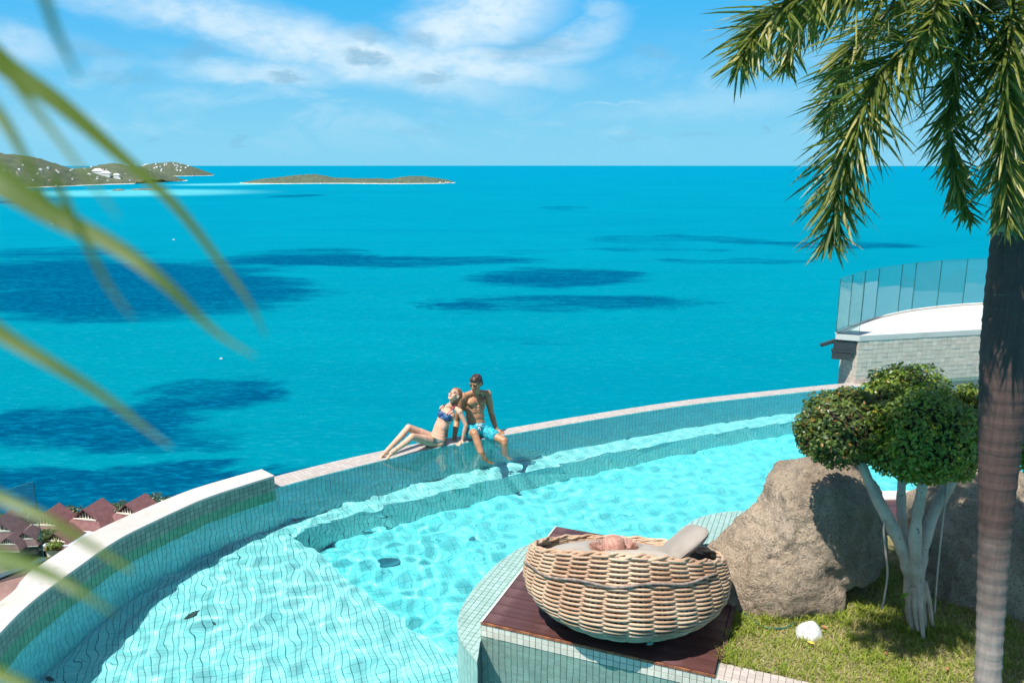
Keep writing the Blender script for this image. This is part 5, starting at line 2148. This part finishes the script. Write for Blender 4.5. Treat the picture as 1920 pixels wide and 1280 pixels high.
# garden hose and fallen bits
m = MB()
hp = [at(1350, 1143, LZ + .02), at(1372, 1140, LZ + .02), at(1392, 1147, LZ + .02), at(1410, 1160, LZ + .02), at(1435, 1176, LZ + .015), at(1470, 1178, LZ + .015), at(1492, 1168, LZ + .015)]
m.tube([(x, y, LZ + .02) for x, y in smooth_curve(hp, .03)], .009, 7)
tag(m.build('garden_hose', mat('dark green hose', (.015, .09, .075), .35)), 'thin dark green hose running from the deck along the boulder foot', 'hose')
M_fall = mat('fallen leaf', rough=.6, build=noisy(((.36, .16, .06), (.22, .10, .05)), 20, 4))
for px, py, lab in ((1520, 1207, 'small yellow petal in front of the white stone'), (1545, 1178, 'red brown dry leaf right of the white stone'), (1716, 1172, 'rust coloured dry leaf at the foot of the white stems'),
                    (1776, 1256, 'pale dry leaf on the grass left of the palm trunk'), (1660, 1227, 'brown dry leaf on the open grass')):
    x, y = at(px, py, LZ + .03)
    m = MB()
    m.add([(-.03, 0, 0), (0, .014, .008), (.032, 0, .004), (0, -.014, .008)], [(0, 1, 2, 3)])
    m.add([(-.03, 0, -.002), (0, .014, .006), (.032, 0, .002), (0, -.014, .006)], [(3, 2, 1, 0)])
    o = m.build('fallen_leaf', mat('yellow petal', (.75, .50, .05), .6) if 'petal' in lab else M_fall, loc=(x, y, LZ + .045))
    o.rotation_euler = (.3, .2, px)
    tag(o, lab, 'leaf')

# ---- palm leaves close to the lens at left
M_near = mat('near palm leaf', rough=.45, build=leaf_build((.065, .115, .004), (.12, .165, .008), (.17, .18, .015), .36))


NEAR = .72


def near_leaf(pp, wds, parent):
    """pp: photo points with distance from the lens; wds: half widths in photo points."""
    pts = []
    for px, py, d in pp:
        r = Vector(ray(px, py)).normalized()
        pts.append(Vector((0, 0, CAM_H)) + r * d * NEAR)
    C = smooth_curve([tuple(p) for p in pts], .01)
    n = len(C)
    ws = np.interp(np.linspace(0, 1, n), np.linspace(0, 1, len(wds)), wds)
    ds = np.interp(np.linspace(0, 1, n), np.linspace(0, 1, len(pp)), [p[2] for p in pp])
    V, Fq = [], []
    for i in range(n):
        t = Vector(C[min(i + 1, n - 1)] - C[max(i - 1, 0)]).normalized()
        view = (Vector(C[i]) - Vector((0, 0, CAM_H))).normalized()
        s = t.cross(view).normalized()
        s = (s + view * .5).normalized()
        nn = s.cross(t)
        wq = float(.60 * ws[i] * ds[i] * NEAR / F_PX)
        V += [Vector(C[i]) - s * wq + nn * wq * .3, Vector(C[i]), Vector(C[i]) + s * wq + nn * wq * .3]
    for i in range(n - 1):
        for c in (0, 1):
            o_ = i * 3 + c
            Fq.append((o_, o_ + 1, o_ + 4, o_ + 3))
    mm = MB()
    mm.add(V, Fq, 0, True)
    return mm.build('leaflet', M_near, parent)


def ray_pt(px, py, d):
    return Vector((0, 0, CAM_H)) + Vector(ray(px, py)).normalized() * d * NEAR


fa = empty('palm_frond', tuple(ray_pt(-200, 200, .9)))
tag(fa, 'blurred green palm frond close to the lens, upper one at the left', 'palm frond')
near_leaf([(-120, -10, .75), (0, 112, .72), (110, 190, .70), (220, 285, .68), (330, 385, .66), (420, 500, .65), (470, 570, .64), (498, 632, .64)], [30, 34, 28, 22, 17, 13, 9, 2], fa)
near_leaf([(-150, 230, .72), (0, 335, .68), (110, 405, .66), (220, 462, .64), (310, 530, .62), (400, 618, .61), (478, 668, .6)], [50, 48, 38, 27, 20, 12, 2], fa)
near_leaf([(-60, 150, .62), (0, 215, .6), (45, 290, .58), (80, 360, .57), (120, 430, .56)], [24, 18, 12, 9, 2], fa)
near_leaf([(-40, 60, .6), (40, 170, .58), (110, 260, .56), (170, 340, .54), (222, 408, .53)], [20, 14, 9, 7, 2], fa)
near_leaf([(100, 330, .6), (150, 430, .58), (200, 530, .57), (250, 598, .56)], [13, 11, 9, 2], fa)
near_leaf([(70, -60, .5), (95, 30, .5), (125, 100, .5), (150, 150, .5)], [14, 12, 9, 2], fa)
m = MB()
m.tube([tuple(ray_pt(-260, -260, .85)), tuple(ray_pt(-190, 0, .8)), tuple(ray_pt(-170, 260, .75)), tuple(ray_pt(-200, 520, .7))], .008, 8)
m.build('stalk', M_rach, fa)
fix_children(fa)
fb = empty('palm_frond', tuple(ray_pt(-200, 800, .8)))
tag(fb, 'blurred olive palm frond close to the lens, lower one at the left', 'palm frond')
near_leaf([(-140, 520, .68), (0, 622, .65), (110, 688, .63), (200, 745, .62), (270, 800, .61), (322, 838, .6)], [34, 26, 20, 15, 10, 2], fb)
near_leaf([(-140, 870, .62), (0, 930, .6), (90, 972, .58), (170, 1020, .57), (246, 1068, .56)], [22, 18, 14, 12, 6], fb)
near_leaf([(-140, 990, .66), (0, 1042, .62), (70, 1064, .6), (140, 1100, .58), (214, 1150, .57)], [36, 30, 22, 15, 3], fb)
near_leaf([(-120, 1200, .6), (0, 1262, .58), (60, 1290, .57), (110, 1330, .56)], [24, 18, 14, 3], fb)
m = MB()
m.tube([tuple(ray_pt(-200, 430, .75)), tuple(ray_pt(-180, 700, .7)), tuple(ray_pt(-190, 960, .68)), tuple(ray_pt(-230, 1250, .66))], .007, 8)
m.build('stalk', M_rach, fb)
fix_children(fb)

# ================================================================== PEOPLE
def skin_build(c0, c1, flush):
    def f(t, b):
        c = t.new('ShaderNodeTexCoord').outputs['Object']
        n = t.noise(c, 7, 5, .6)
        n2 = t.noise(c, 60, 3, .6)
        col = t.mix(t.ramp(n.outputs[0], .35, .65), c0, c1)
        n3 = t.noise(c, 16, 4, .6)
        col = t.mix(t.ramp(n3.outputs[0], .46, .68, 0, .45), col, tuple(x * .72 for x in c0))
        col = t.mix(t.ramp(n2.outputs[0], .5, .75, 0, .30), col, flush)
        t.link(col, b.inputs['Base Color'])
        bp = t.new('ShaderNodeBump', {'Strength': .12, 'Distance': .004, 'Height': n2.outputs[0]})
        t.link(bp.outputs[0], b.inputs['Normal'])
    return f


M_skin_m = mat('tanned skin', rough=.42, spec=.45, sub=.12, build=skin_build((.40, .190, .095), (.46, .235, .125), (.42, .16, .09)))
M_skin_w = mat('fair skin', rough=.5, spec=.35, sub=.15, build=skin_build((.58, .335, .225), (.64, .39, .27), (.58, .27, .19)))
M_hair_m = mat('dark brown hair', rough=.4, build=noisy(((.018, .010, .008), (.06, .032, .022)), 40, 4, .8, 90, dist=.01))
M_hair_w = mat('auburn hair', rough=.45, build=noisy(((.22, .075, .03), (.38, .16, .07)), 40, 4, .8, 90, dist=.01))
M_eye = mat('dark lash and brow', (.025, .015, .012), .5)
M_lip = mat('lips', (.48, .16, .13), .45)


def fused(name, mb_, m_, parent, voxel=.007, smooth=6, fac=.5):
    """Grow one continuous skin over overlapping shapes."""
    tmp = bpy.data.objects.new('tmp', mb_.mesh('tmp', m_))
    COL.objects.link(tmp)
    r = tmp.modifiers.new('r', 'REMESH')
    r.mode, r.voxel_size, r.use_smooth_shade = 'VOXEL', voxel, True
    s_ = tmp.modifiers.new('s', 'SMOOTH')
    s_.factor, s_.iterations = fac, smooth
    dg = bpy.context.evaluated_depsgraph_get()
    me = bpy.data.meshes.new_from_object(tmp.evaluated_get(dg), depsgraph=dg)
    me.name = name
    me.materials.clear()
    me.materials.append(m_)
    me.polygons.foreach_set('use_smooth', np.ones(len(me.polygons), bool))
    old = tmp.data
    bpy.data.objects.remove(tmp)
    bpy.data.meshes.remove(old)
    return link(bpy.data.objects.new(name, me), parent)


def hair_noise(o, amp, seed):
    """Tousled locks instead of a smooth cap."""
    for v in o.data.vertices:
        p = v.co
        q = Vector((p.x * 38, p.y * 38, p.z * 95 + seed))
        v.co = p + v.normal * amp * (mnoise.noise(q) * .7 + mnoise.noise(q * 2.3) * .5)
    return o


def frame(f, u):
    f = Vector(f).normalized()
    u = Vector(u)
    u = (u - f * u.dot(f)).normalized()
    s_ = f.cross(u)                                      # to the person's right
    return f, u, s_, Matrix((s_, f, u)).transposed()


def add_head(B, c, f, u, k=1.0):
    """Head shapes into B; returns the frame for hair and features."""
    c = Vector(c)
    f, u, s_, Mx = frame(f, u)
    B.ball(c + u * .022 * k - f * .010 * k, (.073 * k, .092 * k, .090 * k), Mx, 18, 12)
    B.ball(c - u * .040 * k + f * .022 * k, (.057 * k, .066 * k, .074 * k), Mx, 16, 10)
    B.ball(c - u * .090 * k + f * .055 * k, (.028 * k, .022 * k, .022 * k), Mx)
    B.capsule(c + u * .004 * k + f * .080 * k, .008 * k, c - u * .034 * k + f * .100 * k, .013 * k)
    for q in (-1, 1):
        B.ball(c + s_ * q * .028 * k + u * .020 * k + f * .068 * k, (.026 * k, .016 * k, .009 * k), Mx)
        B.ball(c + s_ * q * .038 * k - u * .026 * k + f * .055 * k, (.022 * k, .022 * k, .022 * k), Mx)
        B.ball(c + s_ * q * .075 * k - u * .008 * k - f * .008 * k, (.010 * k, .020 * k, .030 * k), Mx)
    return c, f, u, s_, Mx


def face_parts(h, parent, k=1.0, open_eyes=True):
    c, f, u, s_, Mx = h
    for q in (-1, 1):
        m = MB()
        m.ball(c + s_ * q * .030 * k + u * .003 * k + f * .075 * k, (.016 * k, .009 * k, .007 * k if open_eyes else .004 * k), Mx, 12, 8)
        m.build('eye', M_eye, parent)
        m = MB()
        m.ball(c + s_ * q * .031 * k + u * .026 * k + f * .081 * k, (.022 * k, .006 * k, .005 * k), Mx, 10, 6)
        m.build('eyebrow', M_eye, parent)
    m = MB()
    m.ball(c - u * .060 * k + f * .086 * k, (.022 * k, .008 * k, .007 * k), Mx, 12, 8)
    m.build('mouth', M_lip, parent)


def add_hand(B, wrist, dirn, palm_n, k=1.0, spread=.18, curl=.25, flip=1):
    """Palm, four fingers of different length and a thumb from the side of the palm."""
    w_ = Vector(wrist)
    d, n_, s_, _ = frame(dirn, palm_n)
    B.capsule(w_, .026 * k, w_ + d * .055 * k, .030 * k)
    B.capsule(w_ + d * .06 * k - s_ * .024 * k, .017 * k, w_ + d * .06 * k + s_ * .024 * k, .017 * k)
    for i, (o_, L) in enumerate(((-.030, .060), (-.010, .074), (.011, .070), (.031, .052))):
        p = w_ + d * .075 * k + s_ * o_ * k
        dd = (d + s_ * o_ / .03 * spread).normalized()
        q = p + dd * L * .5 * k
        d2 = (dd - n_ * curl).normalized()
        r_ = q + d2 * L * .5 * k
        B.capsule(p, .0105 * k, q, .0095 * k)
        B.capsule(q, .0095 * k, r_, .0082 * k)
    p = w_ + d * .018 * k - s_ * .024 * k * flip
    q = p + (d * .5 - s_ * .8 * flip).normalized() * .036 * k
    B.capsule(p, .0135 * k, q, .011 * k)
    B.capsule(q, .011 * k, q + (d * .85 - s_ * .4 * flip).normalized() * .030 * k, .0095 * k)


def add_foot(B, ankle, toe_dir, sole_n, k=1.0):
    a = Vector(ankle)
    d, n_, s_, _ = frame(toe_dir, sole_n)
    B.capsule(a, .036 * k, a - n_ * .035 * k - d * .035 * k, .032 * k)
    B.capsule(a - n_ * .012 * k, .034 * k, a + d * .10 * k - n_ * .042 * k, .026 * k)
    B.capsule(a + d * .10 * k - n_ * .048 * k - s_ * .022 * k, .019 * k, a + d * .10 * k - n_ * .048 * k + s_ * .022 * k, .019 * k)
    for i, o_ in enumerate((-.032, -.014, .002, .016, .030)):
        p = a + d * .115 * k - n_ * .052 * k + s_ * o_ * k
        B.capsule(p, .0115 * k, p + d * (.040 - .005 * i) * k, (.0125 - .001 * i) * k)


def garment(body, name, m_, test, off, parent, thick=.0):
    """Cloth cut from the body surface where test(p) holds, lifted off the skin."""
    me = body.data
    n = len(me.vertices)
    co = np.empty(n * 3, np.float32)
    me.vertices.foreach_get('co', co)
    co = co.reshape(-1, 3)
    no = np.empty(n * 3, np.float32)
    me.vertices.foreach_get('normal', no)
    no = no.reshape(-1, 3)
    keep = np.array([test(Vector(p)) for p in co])
    faces = [tuple(p.vertices) for p in me.polygons if all(keep[i] for i in p.vertices)]
    used = sorted({i for f_ in faces for i in f_})
    mp = {i: j for j, i in enumerate(used)}
    v = co[used] + no[used] * off
    mm = MB()
    mm.add([tuple(map(float, p)) for p in v], [tuple(mp[i] for i in f_) for f_ in faces], 0, True)
    o = mm.build(name, m_, parent)
    if thick:
        sol = o.modifiers.new('cloth', 'SOLIDIFY')
        sol.thickness, sol.offset = thick, -1
    return o


# ---------------------------------------------------------------- the man
def J(px, py, Y, dz=0.0):
    p = on_y(px, py, Y)
    p.z += dz
    return p


man = empty('person', (-.52, 11.3, .02))
tag(man, 'tanned person in turquoise swim shorts sitting on the pool edge with legs in water', 'person')
mp_ = dict(pel=J(892, 806, 11.32), waist=J(892, 792, 11.37), rib=J(890, 768, 11.41), chest=J(890, 752, 11.42), neck=J(892, 738, 11.41),
           head=J(892.5, 718.5, 11.34), shR=J(868.5, 744, 11.33), shL=J(914, 739, 11.50))
B = MB()
tf, tu, ts, TM = frame((.42, -.88, .22), mp_['neck'] - mp_['pel'])       # torso facing
B.ball(mp_['pel'], (.165, .118, .115), TM, 18, 12)
B.ball(mp_['waist'], (.145, .102, .12), TM, 18, 12)
B.ball((mp_['waist'] + mp_['rib']) / 2, (.147, .102, .12), TM, 18, 12)
B.ball((mp_['waist'] + mp_['pel']) / 2, (.150, .108, .11), TM, 18, 12)
B.ball(mp_['rib'], (.152, .106, .12), TM, 18, 12)
B.ball(mp_['chest'] - tf * .01, (.172, .108, .105), TM, 18, 12)
for q in (-1, 1):
    B.ball(mp_['chest'] + ts * q * .075 + tf * .068 - tu * .012, (.076, .046, .056), TM)            # pectorals
    B.ball(mp_['chest'] + ts * q * .118 - tu * .06 - tf * .02, (.05, .07, .12), TM)                  # flank
    for i, dz in enumerate((-.075, -.115, -.155)):
        B.ball(mp_['chest'] + ts * q * .034 + tf * (.076 - .006 * i) + tu * dz, (.033, .020, .024), TM)  # abdomen
    B.capsule(mp_['neck'] + tu * .03 + ts * q * .02, .045, (mp_['shR'] if q > 0 else mp_['shL']) + tu * .012, .042)
B.capsule(mp_['neck'] - tu * .02, .062, mp_['head'] - Vector((0, 0, .05)), .055)
hm = add_head(B, mp_['head'], (-.52, -.78, -.26), (-.05, .0, 1), 1.10)
arms = {'R': (mp_['shR'], J(856.5, 789, 11.40), J(851, 826, 11.18)), 'L': (mp_['shL'], J(921.5, 776, 11.60), J(931, 806, 11.50))}
for k_, (a, b_, c_) in arms.items():
    B.ball(a, (.064, .062, .07), TM)
    B.capsule(a, .064, (a + b_) / 2, .058)
    B.capsule((a + b_) / 2, .058, b_, .044)
    B.capsule(b_, .047, b_ + (c_ - b_) * .35, .047)
    B.capsule(b_ + (c_ - b_) * .35, .047, c_, .030)
add_hand(B, arms['L'][2], Vector((.75, -.30, -.25)), (0, 0, 1), 1.0, flip=1)
add_hand(B, arms['R'][2], Vector((-.35, -.75, -.25)), (0, 0, 1), 1.0, flip=-1)


def W3(px, py, d):
    return Vector((*at_water(px, py, d), -d))


hipR, hipL = J(881, 808, 11.22), J(904, 806, 11.38)
kneeR, kneeL = J(890, 813, 10.86), J(945, 826, 11.10)
ankR, ankL = W3(911, 861, .20), W3(947, 853, .34)
for h_, k_, a_ in ((hipR, kneeR, ankR), (hipL, kneeL, ankL)):
    B.capsule(h_, .088, h_ + (k_ - h_) * .5, .080)
    B.capsule(h_ + (k_ - h_) * .5, .080, k_, .058)
    calf = k_ + (a_ - k_) * .32
    B.capsule(k_, .056, calf, .055)
    B.capsule(calf, .055, a_, .036)
add_foot(B, ankR, Vector((.75, -.55, -.32)), (0, 0, 1))
add_foot(B, ankL, Vector((.65, -.70, -.25)), (0, 0, 1))
mb_ = fused('body', B, M_skin_m, man, .0068, 5)
face_parts(hm, man, 1.10)
H = MB()
c, f, u, s_, Mx = hm
H.ball(c + u * .040 - f * .022, (.086, .102, .094), Mx, 18, 12)
H.ball(c + u * .080 + f * .045, (.064, .042, .032), Mx, 14, 9)
H.ball(c - u * .02 - f * .060, (.072, .048, .064), Mx, 14, 9)
hair_noise(fused('hair', H, M_hair_m, man, .0055, 3), .012, 4)
S = MB()
S.ball(mp_['pel'] + tu * .01, (.182, .135, .115), TM, 18, 12)
S.ball(mp_['pel'] + tu * .075, (.160, .116, .05), TM, 18, 12)
for h_, k_ in ((hipR, kneeR), (hipL, kneeL)):
    S.capsule(h_, .104, h_ + (k_ - h_) * .52, .102)


def shorts_build(t, b):
    c = t.new('ShaderNodeTexCoord').outputs['Object']
    st = t.new('ShaderNodeVectorMath', {0: c, 1: (1, 1, 2.6)}, operation='MULTIPLY')
    n = t.noise(st.outputs[0], 16, 4, .6, 1.2)
    n2 = t.noise(c, 30, 4, .6, .6)
    col = t.mix(t.ramp(n.outputs[0], .50, .56), (.01, .42, .50), (.008, .10, .17))
    col = t.mix(t.ramp(n2.outputs[0], .60, .66, 0, .8), col, (.16, .62, .66))
    t.link(col, b.inputs['Base Color'])
    bp = t.new('ShaderNodeBump', {'Strength': .5, 'Distance': .02, 'Height': n.outputs[0]})
    t.link(bp.outputs[0], b.inputs['Normal'])


sh_ = fused('swim_shorts', S, mat('turquoise patterned shorts', rough=.7, build=shorts_build), man, .009, 3)
m = MB()
kn = mp_['pel'] + tu * .085 + tf * .128
for q in (-1, 1):
    m.tube([kn, kn + ts * q * .03 + tu * .012 + tf * .012, kn + ts * q * .045 - tu * .02 + tf * .008, kn + tf * .012], .006, 5)
    m.tube([kn, kn + ts * q * .014 - tu * .05 + tf * .01, kn + ts * q * .02 - tu * .09 + tf * .015], .006, 5)
m.build('drawstring', mat('white cord', (.82, .82, .82), .6), sh_)
m = MB()
nk = mp_['neck'] + tu * .005
m.tube([nk + (ts * math.cos(a) * .068 + tf * math.sin(a) * .066 - tu * (.030 * math.sin(a))) for a in np.linspace(0, 2 * math.pi, 28, endpoint=False)], .0055, 5, closed=True)
m.build('necklace', mat('dark bead cord', (.03, .02, .015), .5), man)
fix_children(man)
receiver(man)

# ---------------------------------------------------------------- the woman
wom = empty('person', (-1.12, 10.98, .02))
tag(wom, 'person in a blue patterned bikini leaning back with raised knees on the pool edge', 'person')
wp = dict(pel=J(819, 826, 10.98), waist=J(823.5, 803, 11.02), rib=J(833, 787, 11.06), chest=J(840, 776, 11.07), neck=J(846.5, 758, 11.09), head=J(852, 741, 11.09),
          shR=J(829.5, 766, 11.16), shL=J(862, 772, 11.0))
B = MB()
wf, wu, ws, WM = frame((-.62, -.62, .30), wp['neck'] - wp['pel'])
B.ball(wp['pel'] - wf * .012, (.148, .100, .100), WM, 18, 12)
B.ball(wp['waist'] - wf * .010, (.108, .076, .11), WM, 18, 12)
for t_ in (.25, .5, .75):
    p_ = wp['pel'] + (wp['waist'] - wp['pel']) * t_
    B.ball(p_ - wf * .012, (.145 - .038 * t_, .096 - .020 * t_, .09), WM, 18, 12)
    p_ = wp['waist'] + (wp['rib'] - wp['waist']) * t_
    B.ball(p_ - wf * .006, (.108 + .014 * t_, .076 + .010 * t_, .09), WM, 18, 12)
B.ball(wp['rib'], (.124, .088, .10), WM, 18, 12)
B.ball(wp['chest'], (.135, .084, .085), WM, 18, 12)
for q in (-1, 1):
    B.ball(wp['chest'] + ws * q * .062 + wf * .066 - wu * .030, (.058, .052, .056), WM)
B.capsule(wp['shR'], .040, wp['neck'], .040)
B.capsule(wp['shL'], .040, wp['neck'], .040)
B.capsule(wp['neck'] - wu * .02, .045, wp['head'] - Vector((.012, .0, .035)), .042)
hw = add_head(B, wp['head'], (-.36, -.58, .73), (.26, .34, .9), 1.0)
wa = {'L': (wp['shL'], J(873.5, 797, 10.96), J(867, 826, 10.95)), 'R': (wp['shR'], J(838, 795, 11.27), J(837, 818, 11.22))}
for k_, (a, b_, c_) in wa.items():
    B.ball(a, (.048, .046, .052), WM)
    B.capsule(a, .042, b_, .032)
    B.capsule(b_, .033, b_ + (c_ - b_) * .35, .032)
    B.capsule(b_ + (c_ - b_) * .35, .032, c_, .021)
add_hand(B, wa['L'][2], Vector((-.55, -.65, -.28)), (0, 0, 1), .88, flip=1)
add_hand(B, wa['R'][2], Vector((-.2, .9, -.2)), (0, 0, 1), .88, flip=1)
legs = [(J(812, 829, 10.93), J(773, 818, 10.62), J(736, 847, 10.40), Vector((-.80, -.42, -.30))),
        (J(808, 822, 11.05), J(766, 801, 10.83), J(722, 848, 10.47), Vector((-.80, -.42, -.28)))]
for h_, k_, a_, d_ in legs:
    B.capsule(h_, .092, h_ + (k_ - h_) * .5, .074)
    B.capsule(h_ + (k_ - h_) * .5, .074, k_, .050)
    calf = k_ + (a_ - k_) * .33
    B.capsule(k_, .048, calf - Vector((0, 0, .012)), .048)
    B.capsule(calf - Vector((0, 0, .012)), .048, a_, .029)
    add_foot(B, a_, d_, (0, 0, 1), .84)
wb = fused('body', B, M_skin_w, wom, .0064, 5)
face_parts(hw, wom, 1.0, False)
H = MB()
c, f, u, s_, Mx = hw
H.ball(c + u * .042 - f * .030, (.086, .096, .086), Mx, 18, 12)
H.ball(c + u * .075 + f * .022, (.066, .05, .03), Mx, 14, 9)
H.capsule(c - f * .06 - u * .01, .066, c - f * .09 - u * .085, .056)
H.capsule(c - f * .085 - u * .085, .045, c - f * .085 - u * .16 + s_ * -.02, .022)
hair_noise(fused('hair', H, M_hair_w, wom, .0055, 3), .014, 9)


def bikini_build(t, b):
    c = t.new('ShaderNodeTexCoord').outputs['Object']
    n = t.noise(c, 46, 3, .6, .8)
    vo = t.new('ShaderNodeTexVoronoi', {'Vector': c, 'Scale': 75.0})
    col = t.mix(t.ramp(n.outputs[0], .48, .56), (.012, .035, .13), (.02, .13, .26))
    col = t.mix(t.ramp(vo.outputs['Distance'], .22, .14), col, (.20, .42, .50))
    col = t.mix(t.ramp(n.outputs[0], .68, .72), col, (.45, .07, .12))
    t.link(col, b.inputs['Base Color'])


M_bik = mat('blue patterned bikini', rough=.6, build=bikini_build)


def top_test(p):
    d = p - wp['chest']
    a, sd_, fr__ = d.dot(wu), d.dot(ws), d.dot(wf)
    if abs(sd_) > .155 or fr__ < -.12:
        return False
    if fr__ > .02:
        return -.084 < a < .016
    return -.075 < a < -.035


def bottom_test(p):
    d = p - wp['pel']
    a, sd_, fr__ = d.dot(wu), d.dot(ws), d.dot(wf)
    if (p - legs[0][1]).length < .36 or (p - legs[1][1]).length < .36 or d.length > .22:
        return False
    if fr__ > .0:
        return -.11 + abs(sd_) * 1.05 < a < .052
    return -.12 + abs(sd_) * .5 < a < .05


garment(wb, 'bikini_top', M_bik, top_test, .006, wom, .004)
garment(wb, 'bikini_bottom', mat('dark green bikini', rough=.6, build=noisy(((.05, .10, .10), (.10, .16, .15)), 60, 3)), bottom_test, .006, wom, .004)
M_strap = mat('raspberry strap', (.50, .035, .10), .6)
cc = wp['chest']
for q, sh2 in ((-1, wp['shL']), (1, wp['shR'])):
    m = MB()
    top = sh2 + (wp['neck'] - sh2) * .45 + wu * .044
    m.tube([cc + ws * q * .085 + wf * .105 + wu * .005, cc + ws * q * .09 + wf * .085 + wu * .05, top + wf * .028, top - wf * .03], .0065, 5)
    m.build('shoulder_strap', M_strap if q < 0 else mat('dark strap', (.06, .03, .05), .6), wom)
fix_children(wom)
receiver(wom)
